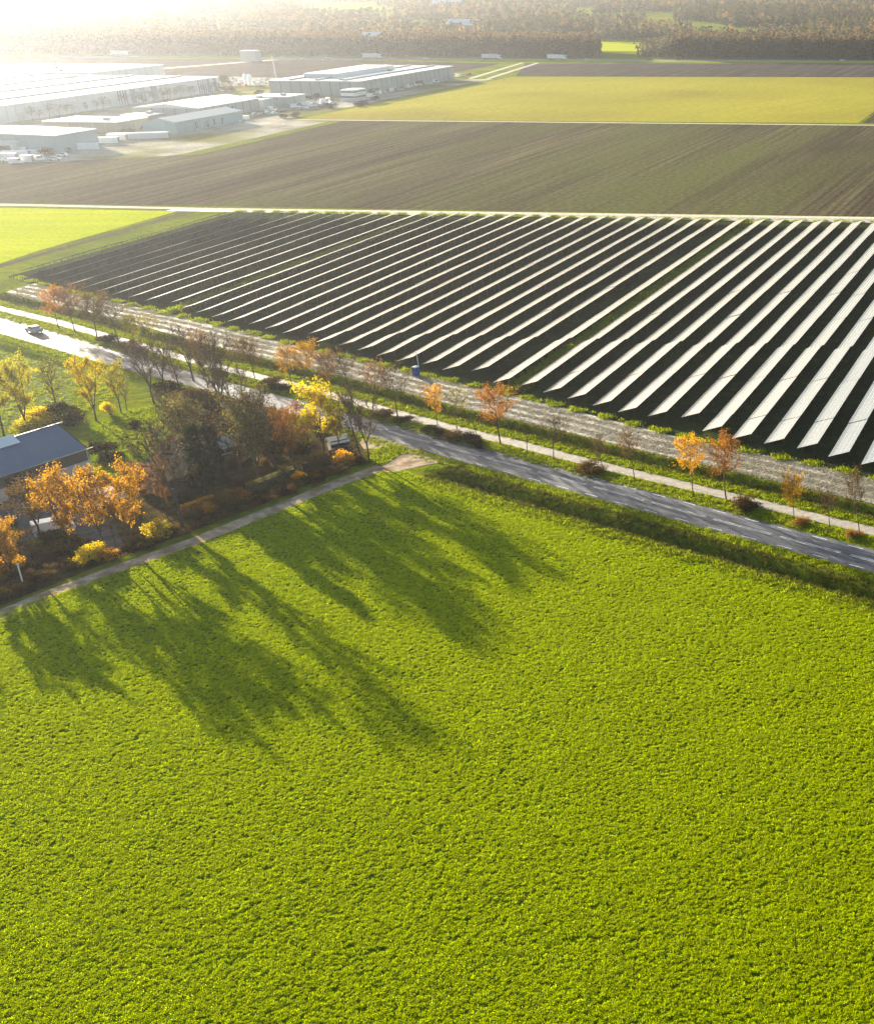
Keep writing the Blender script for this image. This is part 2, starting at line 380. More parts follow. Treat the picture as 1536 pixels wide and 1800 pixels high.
sheet('ploughed_field_left', UV([(412,-374),(410,-460),(250,-470),(250,-700),(409,-700),(530,-378),(529,-372)]) if False else UV([(412,-374),(409,-700),(470,-700),(500,-420),(529,-372)]), .02, M['plough'])
sheet('yellow_field', UV([(652,-405),(905,-405),(931,-150),(744,-130),(668,-128)]), .025, M['stubble_field'])
sheet('brown_field_right', UV([(668,-126),(745,-128),(931,-148),(940,500),(676,500)]), .022, M['plough'])
sheet('dark_field', UV([(912,-405),(1022,-445),(1049,-187),(1056,500),(944,500),(931,-150)]), .022, M['plough_dark'])
sheet('dark_field_left', UV([(870,-455),(1020,-462),(1040,-600),(1040,-1500),(880,-1500),(900,-700)]), .022, M['plough_dark'])
sheet('industrial_ground', UV([(529,-372),(648,-378),(652,-408),(946,-402),(860,-440),(900,-690),(860,-1500),(300,-1500),(380,-700),(470,-440)]) if False else UV([(500,-395),(529,-380),(646,-384),(650,-410),(890,-410),(870,-450),(896,-700),(870,-1500),(480,-1500)]), .01, M['industry'])
ribbon('field_edge_dirt', UV([(316,-290.5),(404,-293.5)]), UV([(316,-287.5),(404,-289.5)]), .024, M['plough'])
# tracks between fields
ribbon('field_track', UV([(411,-1200),(411,-286),(418.5,-75),(424,500)]), UV([(407.6,-1200),(407.6,-286),(414.6,-75),(420,500)]), .03, M['dirt'])
ribbon('far_field_track', UV([(652,-412),(661,-118),(674,500)]), UV([(649.6,-412),(658.6,-118),(671,500)]), .03, M['dirt'])
for i, (a, b2) in enumerate([(-416,-411),(-428,-421)]):
    ribbon('verge_track', UV([(890,a),(1030,a-24)]), UV([(890,a+3),(1030,a-21)]), .03, M['path'])
ribbon('farm_lane_far', UV([(905,-700),(1040,-655)]), UV([(900,-690),(1040,-648)]), .03, M['dirt'])
# motorway
ribbon('motorway', UV([(1062,-2000),(1062,-620),(1080,-190),(1100,600)]), UV([(1049,-2000),(1049,-620),(1066,-190),(1086,600)]), .03, M['roadfar'])
ribbon('motorway_verge', UV([(1049,-2000),(1049,-620),(1066,-190),(1086,600)]), UV([(1040,-2000),(1040,-620),(1052,-190),(1070,600)]), .02, M['strip_grass'])
# straw strip along the solar field
outer = offset(resample(PATH, 8), 8.6)
outer = [p for p in outer if -232 < p[0] < 60]
inner = []
for p in outer:
    v = float(p@EV); inner.append(np.array(W(front_u(v)-2.2, v)) if v > -276 else p+np.array([1.2, 6.0]))
ribbon('straw_strip', inner, outer, .03, M['stubble'])
ribbon('back_straw_strip', UV([(407.2,-300),(414.2,-75),(420,300)]), UV([(404.5,-300),(408.5,-75),(412,300)]), .02, M['stubble'])

# roads
NN = resample(EDGE_N, 1e9); 
def by_x(pl, xs): 
    a = np.array(pl); return [np.array((x, np.interp(x, a[:,0], a[:,1]))) for x in xs]
xs = list(np.arange(-900, -240, 60)) + list(np.arange(-240, 60, 6)) + [120, 200, 300]
ribbon('main_road', by_x(EDGE_N, xs), [np.array(p) for p in by_x(EDGE_S, xs)], .03, M['asphalt'])
pl = resample(PATH, 6)
ribbon('cycle_path', offset(pl, 1.25), offset(pl, -1.25), .03, M['path'])
tr = [(-135,105),(-126.5,130)] + [(-118.6,150.0),(-115.7,156.9),(-111.9,163.8),(-106.4,173.3),(-100.5,186.0),(-96.4,195.4),(-92.0,203.2)]
tr = [np.array(p, float) for p in tr]
ribbon('farm_track', offset(tr, 1.45), offset(tr, -1.45), .03, M['concrete'])
sheet('junction_apron', [G(674,832),G(662,822),G(700,800),G(713,792),G(710,786),G(640,790),G(632,778),G(652,752),G(700,772),G(760,800),G(790,811),G(745,818),G(712,826)], .026, M['concrete'])
sheet('junction_grass_island', [G(645,792),G(675,786),G(712,784),G(712,792),G(696,806),G(670,820),G(650,812)], .04, M['lawn'])
sheet('path_crossing', [G(705,738),G(728,745),G(738,738),G(720,732)], .034, M['path'])
# painted dashes belong to the road
road = bpy.data.objects['main_road']
def dashes(pl, off, ln, gap, wd, x0, x1):
    pts = offset(resample(pl, .5), off); acc = 0.; cur = []; on = True
    for a, b in zip(pts[:-1], pts[1:]):
        if a[0] < x0 or a[0] > x1: continue
        cur.append(a); acc += np.linalg.norm(b-a)
        if acc >= (ln if on else gap):
            if on:
                q = [cur[0], cur[-1]]; d = q[1]-q[0]; d = d/np.linalg.norm(d); n = np.array([-d[1], d[0]])*wd/2
                m = MB(); m.quad((*(q[0]-n),.036), (*(q[1]-n),.036), (*(q[1]+n),.036), (*(q[0]+n),.036))
                m.build('lane_dash', M['paint'], road)
            acc = 0.; cur = []; on = not on
dashes(EDGE_N, -.55, 3., 3., .17, -125, 20)
dashes(EDGE_S, .55, 3., 3., .17, -125, 20)
mid = [(a+b)/2 for a, b in zip(by_x(EDGE_N, np.arange(-240, 60, 6)), by_x(EDGE_S, np.arange(-240, 60, 6)))]
dashes(mid, .17, 11., .8, .12, -160, 20); dashes(mid, -.17, 11., .8, .12, -160, 20)

# ------------------------------------------------------------------ scattering on points (for stuff nobody can count)
def proto_object(name, me):
    return bpy.data.objects.new(name, me)      # never linked: exists only as instance source
def scatter(name, pts, rotz, scale, pick, protos, label, tilt=.0):
    me = bpy.data.meshes.new(name); n = len(pts)
    me.vertices.add(n); me.vertices.foreach_set('co', np.asarray(pts, np.float32).reshape(-1))
    at = me.attributes.new('rot', 'FLOAT_VECTOR', 'POINT')
    r = np.zeros((n, 3), np.float32); r[:, 2] = rotz
    if tilt: r[:, 0] = RNG.normal(0, tilt, n); r[:, 1] = RNG.normal(0, tilt, n)
    at.data.foreach_set('vector', r.reshape(-1))
    at = me.attributes.new('scl', 'FLOAT_VECTOR', 'POINT')
    s = np.asarray(scale, np.float32)
    if s.ndim == 1: s = np.repeat(s[:, None], 3, 1)
    at.data.foreach_set('vector', s.reshape(-1))
    at = me.attributes.new('pick', 'INT', 'POINT'); at.data.foreach_set('value', np.asarray(pick, np.int32))
    o = bpy.data.objects.new(name, me); COL.objects.link(o)
    ng = bpy.data.node_groups.new('scatter_' + name, 'GeometryNodeTree')
    ng.interface.new_socket('Geometry', in_out='INPUT', socket_type='NodeSocketGeometry')
    ng.interface.new_socket('Geometry', in_out='OUTPUT', socket_type='NodeSocketGeometry')
    N = ng.nodes; L = ng.links
    gi = N.new('NodeGroupInput'); go = N.new('NodeGroupOutput')
    iop = N.new('GeometryNodeInstanceOnPoints'); L.new(gi.outputs[0], iop.inputs['Points'])
    jn = N.new('GeometryNodeJoinGeometry')
    for pr in reversed(protos):
        oi = N.new('GeometryNodeObjectInfo'); oi.inputs['Object'].default_value = pr; oi.inputs['As Instance'].default_value = True
        L.new(oi.outputs['Geometry'], jn.inputs[0])
    L.new(jn.outputs[0], iop.inputs['Instance'])
    iop.inputs['Pick Instance'].default_value = True
    def attr(nm, typ):
        a = N.new('GeometryNodeInputNamedAttribute'); a.data_type = typ; a.inputs['Name'].default_value = nm; return a.outputs['Attribute']
    L.new(attr('pick', 'INT'), iop.inputs['Instance Index'])
    rr = N.new('FunctionNodeEulerToRotation'); L.new(attr('rot', 'FLOAT_VECTOR'), rr.inputs[0]); L.new(rr.outputs[0], iop.inputs['Rotation'])
    L.new(attr('scl', 'FLOAT_VECTOR'), iop.inputs['Scale'])
    L.new(iop.outputs[0], go.inputs[0])
    md = o.modifiers.new('scatter', 'NODES'); md.node_group = ng
    tag(o, label, None, None, 'stuff'); return o
def inside(px, py, poly):
    poly = np.array(poly); c = np.zeros(px.shape, bool); j = len(poly)-1
    for i in range(len(poly)):
        xi, yi = poly[i]; xj, yj = poly[j]
        if yi != yj:
            c ^= ((yi > py) != (yj > py)) & (px < (xj-xi)*(py-yi)/(yj-yi)+xi)
        j = i
    return c
def tuft(seed, n, length, width, spread, mat, lean=.5):
    r = random.Random(seed); b = MB()
    for _ in range(n):
        a = r.uniform(0, 6.283); x, y = r.gauss(0, spread), r.gauss(0, spread)
        ln = length*r.uniform(.6, 1.2); le = lean*r.uniform(.3, 1.3); dx, dy = math.cos(a), math.sin(a)
        w = width*r.uniform(.7, 1.3)/2; nx, ny = -dy*w, dx*w
        p0 = (x, y, -.02); p1 = (x+dx*ln*le*.35, y+dy*ln*le*.35, ln*.6); p2 = (x+dx*ln*le, y+dy*ln*le, ln*(1-.35*le))
        k = len(b.v)
        b.v += [(p0[0]-nx*.6,p0[1]-ny*.6,p0[2]),(p0[0]+nx*.6,p0[1]+ny*.6,p0[2]),(p1[0]+nx,p1[1]+ny,p1[2]),(p1[0]-nx,p1[1]-ny,p1[2]),(p2[0]+nx*.3,p2[1]+ny*.3,p2[2]),(p2[0]-nx*.3,p2[1]-ny*.3,p2[2])]
        b.f += [(k,k+1,k+2,k+3),(k+3,k+2,k+4,k+5)]; b.m += [0,0]
    return b.mesh('tuft', [mat])
crop_protos = [proto_object('crop_tuft_source', tuft(s, 15, .20, .05, .12, M['crop'], 1.1)) for s in range(5)]
def crop_scatter():
    n = 520000
    x = RNG.uniform(-150, 12, n); y = RNG.uniform(52, 206, n)
    # keep to what lies in and a little beside the view
    keep = inside(x, y, crop_poly) & (x > -.74*y-16) & (x < -.05*y+14)
    x = x[keep]; y = y[keep]
    ra = R(55); a = x*math.cos(ra)+y*math.sin(ra); c = -x*math.sin(ra)+y*math.cos(ra)      # drill rows
    rowc = np.round(c/.42)*.42+RNG.normal(0, .075, len(c))+.05*np.sin(a*.13); on = RNG.random(len(c)) < .7
    c = np.where(on, rowc, c); x = a*math.cos(ra)-c*math.sin(ra); y = a*math.sin(ra)+c*math.cos(ra)
    # faint drill rows and thin patches
    k = len(x); s = RNG.uniform(.55, .98, k)*(1+.18*np.sin(x*.31+np.sin(y*.17)*2)*np.sin(y*.23+np.cos(x*.11)*2))
    print('crop tufts', k)
    scatter('crop_plants', np.stack([x, y, np.full(k, .02)], 1), RNG.uniform(0, 6.28, k), s, RNG.integers(0, 5, k), crop_protos, 'dense low bright green crop covering the foreground field', tilt=.15)
crop_scatter()
reed_protos = [proto_object('reed_tuft_source', tuft(20+s, 16, .40, .05, .18, M['reed'], .9)) for s in range(3)]
verge_protos = [proto_object('verge_tuft_source', tuft(30+s, 14, .24, .05, .16, M['vergeleaf'], .9)) for s in range(3)]
def band(pl, o0, o1, per_m2, x0, x1):
    pts = resample([p for p in resample(pl, 4) if x0 < p[0] < x1], .5); a = np.array(pts)
    L = len(a)*.5; n = int(L*abs(o1-o0)*per_m2)
    i = RNG.integers(1, len(a)-1, n); t = a[i+1]-a[i-1]; t /= np.linalg.norm(t, axis=1)[:, None]
    o = RNG.uniform(o0, o1, n); p = a[i]+np.stack([-t[:, 1], t[:, 0]], 1)*o[:, None]+RNG.uniform(-.25, .25, (n, 2))
    return p
def put(name, P, protos, s0, s1, label, z=None):
    n = len(P); z = ground_z(P[:, 0], P[:, 1])
    scatter(name, np.column_stack([P, z]), RNG.uniform(0, 6.28, n), RNG.uniform(s0, s1, n), RNG.integers(0, len(protos), n), protos, label, tilt=.15)
def island_pts():
    n = 2500; x = RNG.uniform(-100, -80, n); y = RNG.uniform(195, 215, n); k = inside(x, y, [G(646,792),G(675,787),G(711,785),G(711,792),G(696,805),G(670,819),G(651,811)]); P = [np.stack([x[k], y[k]], 1)]
    n = 9000; x = RNG.uniform(-150, -100, n); y = RNG.uniform(195, 250, n); k = inside(x, y, [G(170,750),G(215,725),G(285,712),G(297,735),G(262,775),G(252,818),G(200,840),G(168,832),G(172,795)]); P.append(np.stack([x[k], y[k]], 1))
    n = 9000; x = RNG.uniform(-235, -150, n); y = RNG.uniform(205, 270, n); k = inside(x, y, [G(-60,640),G(-60,600),G(20,622),G(120,650),G(135,668),G(215,690),G(120,740),G(-60,760)]); P.append(np.stack([x[k], y[k]], 1))
    return np.concatenate(P)
put('ditch_grass', np.concatenate([band(EDGE_S, -7.6, -2.4, 5, -84, 14), band(PATH, 3.6, 7.8, 4, -235, 14)]), reed_protos, .7, 1.4, 'coarse olive grass and reeds in the roadside ditches')
put('verge_grass', np.concatenate([band(EDGE_S, -9.6, -7.8, 7, -84, 12), band(EDGE_S, -2.6, -.3, 5, -215, 12), band(PATH, 1.4, 3.6, 5, -235, 12), band(PATH, -4.8, -1.4, 5, -225, 12), island_pts()]), verge_protos, .7, 1.5, 'short bright green grass on the verges')
hedgelow = band(EDGE_S, -10.0, -9.5, 3.5, -80, 12)
put('field_margin_weeds', hedgelow, verge_protos, .9, 1.9, 'ragged line of darker weeds along the field margin')

straw_mat = leaf_mat('dry straw', (.22,.18,.11), (.58,.52,.38), trans=.25, spec=.25)
straw_protos = [proto_object('straw_tuft_source', tuft(70+s, 10, .16, .06, .28, straw_mat, 1.5)) for s in range(3)]
def straw():
    n = 60000; i = RNG.integers(0, len(outer)-1, n); t = RNG.random(n); w = RNG.random(n)
    A = np.array(outer); B = np.array(inner); p = (A[i]*(1-t[:,None])+A[i+1]*t[:,None])*w[:,None]+(B[i]*(1-t[:,None])+B[i+1]*t[:,None])*(1-w[:,None])
    c = p@np.array([math.cos(RA), -math.sin(RA)]); d = p@np.array([math.sin(RA), math.cos(RA)])
    keep = (np.sin(d*2.6+np.sin(c*.11)*1.5)+.6*np.sin(d*5.3+c*.07)+RNG.normal(0,.5,n)) > .25
    p = p[keep]; n = len(p)
    scatter('straw_litter', np.column_stack([p, np.full(n, .03)]), RNG.uniform(0,6,n), RNG.uniform(.6,1.5,n), RNG.integers(0,3,n), straw_protos, 'dry straw and clods lying on the bare strip')
straw()

# ------------------------------------------------------------------ trees
LEAF = {
 'orange': leaf_mat('orange leaves', (.48,.15,.015), (.42,.22,.03), .4),
 'gold': leaf_mat('golden leaves', (.62,.34,.008), (.52,.24,.01), .5),
 'yellow': leaf_mat('yellow leaves', (.70,.50,.006), (.55,.42,.01), .5),
 'olive': leaf_mat('yellow green leaves', (.30,.29,.012), (.44,.34,.015), .5),
 'brown': leaf_mat('brown leaves', (.12,.07,.018), (.19,.115,.028), .4),
 'drab': leaf_mat('drab green brown leaves', (.13,.12,.03), (.20,.165,.04), .4),
 'russet': leaf_mat('russet leaves', (.36,.15,.04), (.28,.16,.05), .4),
 'dark': leaf_mat('dark evergreen leaves', (.02,.035,.012), (.05,.06,.02), .2),
 'scrub': leaf_mat('scrub leaves', (.028,.02,.005), (.055,.034,.009), .25),
}
def grow(seed, H=10., spread=3.2, clear=.3, limbs=16, subs=6, twigs=4, leaves=1500, lsize=.22, steep=.6, r0=.16, profile=None, leaders=1, lowleaf=0.):
    r = random.Random(seed); tb = MB(); cb = MB(); tips = []
    def path(p, d, ln, n, up, wob):
        pts = [Vector(p)]; d = Vector(d).normalized()
        for _ in range(n):
            d = (d + Vector((r.gauss(0, wob), r.gauss(0, wob), r.gauss(0, wob)+up))).normalized()
            pts.append(pts[-1]+d*(ln/n))
        return pts
    stems = []
    if leaders == 1:
        t = path((0,0,-.1), (r.gauss(0,.04), r.gauss(0,.04), 1), H*.96, 8, .05, .05)
        tb.tube(t, [r0*(1-.9*i/8)+.012 for i in range(9)], 6); stems.append((t, clear, r0))
    else:
        t = path((0,0,-.1), (0,0,1), H*clear, 3, .05, .05); tb.tube(t, [r0, r0*.92, r0*.86, r0*.8], 6)
        for k in range(leaders):
            a = 6.283*k/leaders+r.uniform(-.4,.4); q = r.uniform(.25,.55)
            s = path(t[-1], (math.cos(a)*q, math.sin(a)*q, 1), H*(1-clear)*r.uniform(.8,1.), 7, .12, .09)
            tb.tube(s, [r0*.6*(1-.92*i/7)+.01 for i in range(8)], 5); stems.append((s, .12, r0*.6))
    per = max(3, limbs//len(stems))
    for s, c, rr in stems:
        n = len(s)-1
        for k in range(per):
            f = c+(1-c)*(k+.5)/per*.97; x = f*n; i = min(int(x), n-1); p = s[i].lerp(s[i+1], x-i)
            fh = p.z/H
            prof = profile(fh) if profile else math.sin(math.pi*min(1, max(0, (fh-.12))/.95))**.7
            ln = spread*prof*r.uniform(.7, 1.15)*(1. if leaders == 1 else .7)
            if ln < .3: ln = .3
            a = k*2.4+r.uniform(-.5,.5); st = steep*r.uniform(.6,1.4)
            lb = path(p, (math.cos(a), math.sin(a), st), ln*1.1, 4, .12, .12)
            rb = max(.012, rr*.35*(1-f*.6)); tb.tube(lb, [rb*(1-.2*q) for q in range(5)], 4)
            for j in range(subs):
                g = .25+.75*(j+.5)/subs; y = g*4; m = min(int(y), 3); q = lb[m].lerp(lb[m+1], y-m)
                d = Vector((r.gauss(0,1), r.gauss(0,1), r.gauss(.35,.6)))+(lb[-1]-lb[0]).normalized()*.9
                sb = path(q, d, ln*.42*r.uniform(.6,1.2)+.25, 3, .12, .18)
                cb.tube(sb, [.03,.024,.018,.012], 3, 0)
                for w in range(twigs):
                    e = sb[1+w%3]; d2 = (sb[-1]-sb[0]).normalized()+Vector((r.gauss(0,.7), r.gauss(0,.7), r.gauss(.15,.6)))
                    tw = path(e, d2, .28*ln**.5*r.uniform(.6,1.3)+.15, 2, .1, .2)
                    cb.tube(tw, [.02,.015,.01], 3, 0); tips.append(tw)
    for _ in range(leaves):
        tw = r.choice(tips); p = tw[r.choice((0,1,2,2))]+Vector((r.gauss(0,.16), r.gauss(0,.16), r.gauss(0,.14)))
        a = Vector((r.gauss(0,1), r.gauss(0,1), r.gauss(0,1))).normalized(); b = a.orthogonal().normalized(); s = lsize*r.uniform(.6,1.3)/2
        c = a.cross(b)
        cb.quad(tuple(p-b*s), tuple(p-c*s*.7), tuple(p+b*s), tuple(p+c*s*.7), 1)
    return tb.mesh('trunk_mesh', [M['bark']], True), cb.mesh('crown_mesh', [M['twig'], LEAF['orange']])
def bushmesh(seed, w=1., h=1., leaves=2400, lsize=.075, stems=10):
    r = random.Random(seed); sb = MB(); cb = MB()
    lobes = [(r.uniform(-.45,.45)*w, r.uniform(-.45,.45)*w, r.uniform(.3,.75)*h, r.uniform(.28,.5)) for _ in range(9)]
    for x, y, z, q in lobes:
        sb.tube([(x*.15, y*.15, -.05), (x*.6, y*.6, z*.5), (x, y, z)], [.03,.02,.01], 4)
        for _ in range(3):
            sb.tube([(x*.6, y*.6, z*.5), (x+r.gauss(0,.25)*w, y+r.gauss(0,.25)*w, z+q*r.uniform(.2,1.1)*h)], [.014,.006], 3)
    for _ in range(leaves):
        x, y, z, q = r.choice(lobes); d = Vector((r.gauss(0,1), r.gauss(0,1), r.gauss(0,1))).normalized()*q*r.uniform(.45,1.05)
        p = Vector((x+d.x*w, y+d.y*w, max(.03, z+d.z*h*.8)))
        a = Vector((r.gauss(0,1), r.gauss(0,1), r.gauss(0,1))).normalized(); b = a.orthogonal().normalized(); c = a.cross(b); s = lsize*r.uniform(.6,1.3)/2
        cb.quad(tuple(p-b*s), tuple(p-c*s*.8), tuple(p+b*s), tuple(p+c*s*.8), 0)
    return sb.mesh('stem_mesh', [M['twig']]), cb.mesh('foliage_mesh', [LEAF['orange']])
TREE = {
 'round': [grow(1, 10, 3.7, .36, 20, 7, 5, 4800, .2, steep=.45, r0=.14), grow(2, 10, 3.4, .38, 20, 7, 5, 4400, .2, steep=.55, r0=.14)],
 'thin': [grow(3, 10, 3.1, .40, 16, 7, 5, 1300, .2, steep=.55, r0=.12), grow(4, 10, 3.3, .38, 16, 7, 5, 1000, .2, steep=.5, r0=.12)],
 'stick': [grow(5, 10, .9, .55, 6, 3, 2, 20, .2, steep=1.2, r0=.22)],
 'bare': [grow(6, 10, 2.9, .28, 24, 8, 6, 800, .17, steep=.8, leaders=3, r0=.18), grow(7, 10, 2.6, .3, 22, 8, 6, 600, .17, steep=.9, leaders=2, r0=.17), grow(8, 10, 2.7, .25, 24, 8, 6, 1000, .17, steep=.8, leaders=1, r0=.18)],
 'full': [grow(9, 10, 4.0, .22, 22, 8, 5, 7000, .205, steep=.6, leaders=4, r0=.19), grow(10, 10, 3.8, .2, 22, 8, 5, 6500, .205, steep=.65, leaders=3, r0=.19)],
 'half': [grow(11, 10, 3.8, .24, 24, 8, 5, 4200, .19, steep=.6, leaders=3, r0=.18), grow(12, 10, 3.5, .22, 24, 8, 5, 3800, .19, steep=.7, leaders=4, r0=.18)],
 'ever': [grow(13, 10, 2.3, .04, 26, 7, 4, 6500, .32, steep=.4, r0=.2, profile=lambda h: max(.15, 1.05-h*.9))],
}
BUSH = [bushmesh(s) for s in (41, 42, 43, 44)]
_idx = [0]
def tree(kind, base, topy, leaf, label, group, name='tree', wide=1., variant=None, height=None, world=None):
    X, Y = world if world else G(*base)
    H = height or height_of(base, topy)
    _idx[0] += 1; k = _idx[0]; r = random.Random(k*17)
    tm, cm = TREE[kind][(k if variant is None else variant) % len(TREE[kind])]
    z = float(ground_z(np.array([X]), np.array([Y]))[0])
    root = empty(name, (X, Y, z), r.uniform(0, 6.28), label, 'tree', group)
    s = H/10.0; sx = s*wide
    for nm, me in (('trunk', tm), ('crown', cm)):
        o = link(nm, me, root, scale=(sx, sx, s))
        if nm == 'crown':
            o.material_slots[1].link = 'OBJECT'; o.material_slots[1].material = LEAF[leaf]
    return root
def bush(base, h, w, leaf, label, group=None, name='bush', world=None, cat='bush'):
    X, Y = world if world else G(*base)
    _idx[0] += 1; k = _idx[0]; sm, fm = BUSH[k % 4]
    z = float(ground_z(np.array([X]), np.array([Y]))[0])
    root = empty(name, (X, Y, z), k*1.3, label, cat, group)
    link('stems', sm, root, scale=(w, w, h))
    o = link('foliage', fm, root, scale=(w, w, h)); o.material_slots[0].link = 'OBJECT'; o.material_slots[0].material = LEAF[leaf]
    return root
RG = 'young trees lining the road beside the cycle path'
ROAD_TREES = [
 ('round',(105,579),513,'orange','small orange tree nearest the left edge of the photo, beside the road car',.95),
 ('round',(133,584),511,'russet','russet tree right behind the first orange tree at the far left road end',.9),
 ('round',(171,593),521,'brown','brown crowned roadside tree third from the far left, above grassy scrub',1.),
 ('thin',(153,584),545,'brown','thin young tree between the russet and brown trees at the far left',.7),
 ('thin',(210,604),530,'brown','nearly bare tree with long leaning trunk, last of the far left cluster',1.2),
 ('round',(237,610),560,'olive','low yellow green roadside tree just right of the far left cluster',1.),
 ('thin',(266,616),562,'olive','faint olive roadside tree standing just left of the tall bare farm trees',1.),
 ('thin',(418,655),600,'brown','brown roadside tree with russet top behind the tall bare farm trees',1.),
 ('round',(448,667),600,'brown','brown twiggy tree on the verge just left of the two golden roadside trees',.9),
 ('round',(514,681),617,'gold','golden yellow roadside tree, left one of a pair by the cycle path',.8),
 ('round',(543,685),609,'gold','taller golden roadside tree, right one of a pair by the cycle path',.85),
 ('round',(583,696),626,'russet','reddish orange roadside tree left of the bare blue bin',.75),
 ('thin',(620,707),625,'brown','brown tall roadside tree touching the reddish one on its left',1.1),
 ('thin',(656,721),646,'russet','pale russet roadside tree opposite the farm track junction',1.1),
 ('thin',(699,732),652,'brown','almost bare grey brown roadside tree left of the path crossing',1.1),
 ('round',(769,748),685,'gold','short yellowish roadside tree just right of the path crossing',.8),
 ('thin',(803,754),690,'olive','sparse yellow green roadside tree left of the round orange tree',1.1),
 ('round',(880,782),690,'orange','full round orange tree in the middle of the roadside row',.95),
 ('thin',(973,808),740,'brown','pale brown sparse tree one third along the right half of the row',1.1),
 ('thin',(1060,827),770,'brown','small thin brown tree rising out of verge scrub by the cycle path',1.1),
 ('thin',(1115,843),765,'russet','slim salmon coloured tree left of the two bright orange trees',.8),
 ('round',(1218,872),778,'gold','bright golden orange tree, left of the two large roadside trees',.75),
 ('round',(1276,878),780,'orange','broad brown orange tree, right of the two large roadside trees',.95),
 ('round',(1395,916),840,'gold','small tree with gold top and dark lower crown near the right edge',.7),
 ('thin',(1458,932),865,'russet','pale orange thin topped tree second from the right edge',1.),
 ('thin',(1510,943),832,'brown','tall bare slender tree last in the row at the right edge',.6),
]
for k, b, t, lf, lab, w in ROAD_TREES: tree(k, b, t, lf, lab, RG, 'roadside_tree', w)
for (b, t, lab) in [((838,766),742,'short leafless sapling stem left of the round orange tree'),((926,796),768,'short leafless sapling stem just right of the round orange tree'),((1327,886),866,'short leafless sapling stem right of the broad brown orange tree')]:
    tree('stick', b, t-8, 'brown', lab, 'leafless saplings by the cycle path', 'sapling')
FG = 'trees around the farm'
FARM = [
 ('half',(8,768),650,'olive','tall yellowish tree cut by the left edge behind the barn',.9),
 ('full',(50,757),640,'olive','broad yellow brown tree left of the others behind the barn roof',.8),
 ('bare',(102,722),640,'olive','bare greenish tree behind the barn between two yellow trees',1.),
 ('full',(170,740),632,'yellow','yellow leaved tree at the right end of the barn',.7),
 ('half',(214,727),636,'olive','olive brown tree right of the yellow one, over a yellow shrub',.7),
 ('bare',(223,721),662,'olive','slim olive tree standing close to the yellow ball shrub',.7),
 ('bare',(272,710),600,'brown','tall leaning bare tree at the top corner of the lawn',.9),
 ('bare',(292,690),598,'brown','bare brown tree just right of the one leaning over the lawn',1.),
 ('bare',(318,686),612,'brown','bare grey tree between two taller ones above the brown shrubs',1.),
 ('bare',(341,670),580,'brown','bare dark tree farthest back against the pale cycle path',1.),
 ('half',(366,682),586,'russet','tall tree with an orange top in the bare group near the road',.6),
 ('bare',(385,715),610,'brown','bare tree with forked trunk beside the orange topped tree',1.),
 ('bare',(397,733),596,'brown','tallest bare trunk on the right of the bare group near the road',.9),
 ('bare',(406,716),640,'brown','short bare tree at the right fringe of the bare group',1.2),
 ('bare',(428,712),655,'brown','small pale twiggy tree by the road edge left of the farm thicket',1.2),
 ('bare',(328,800),690,'brown','wide bare crown over the lawn corner in the middle of the farm',1.1),
 ('bare',(322,930),745,'brown','big dark tree with forked trunk and wide bare crown beside the track',1.1),
 ('half',(340,815),700,'drab','dense dull olive tree left of the evergreen',1.),
 ('ever',(360,868),745,'dark','dark evergreen tree in the middle of the farm wood',.9),
 ('ever',(385,845),745,'dark','smaller ivy dark evergreen just right of the tall evergreen',.8),
 ('bare',(420,850),705,'brown','bare tree in the brown thicket right of the evergreens',1.4),
 ('half',(455,850),712,'drab','olive leafy tree in the thicket above the hedge',1.),
 ('half',(445,800),690,'drab','drab leafy tree at the back of the brown thicket',1.4),
 ('bare',(490,830),700,'brown','bare round topped tree between the thicket and the orange tree',1.3),
 ('half',(520,835),718,'orange','tree with an orange left half in front of the yellow tree',.8),
 ('full',(505,790),722,'russet','small bright orange tree left of the big yellow tree',.6),
 ('full',(573,804),684,'yellow','big round yellow tree near the road junction',1.05),
 ('half',(545,812),735,'olive','olive tree beside the trunk of the big yellow tree',.8),
 ('half',(600,800),715,'olive','yellow green tree right of the big yellow tree',.7),
 ('bare',(636,806),690,'brown','left one of two tall dark trunks at the junction',.9),
 ('bare',(649,808),700,'brown','right one of two tall dark trunks at the junction',.8),
 ('full',(232,968),832,'gold','large gold and orange tree beside the farm drive',.95),
 ('full',(248,905),822,'russet','reddish tree crown over the white van roof',.95),
 ('full',(296,912),815,'russet','pink orange tree right of the reddish crown',.6),
 ('half',(185,976),840,'gold','orange gold tree left of the farm drive',.8),
 ('full',(128,975),832,'gold','tall gold tree in front of the barn door',.85),
 ('half',(72,950),846,'brown','spreading brown tree in front of the barn wall',1.15),
 ('full',(25,1018),925,'gold','orange gold tree at the left edge above the white post',.95),
 ('half',(-5,1000),905,'gold','orange tree half cut by the left edge by the farm track',1.),
 ('bare',(207,972),880,'brown','slim dark trunk right beside the farm drive',.5),
 ('bare',(60,1010),930,'brown','low bare tree in the dark thicket left of the yellow bushes',1.2),
]
for k, b, t, lf, lab, w in FARM: tree(k, b, t, lf, lab, FG, 'farm_tree', w)
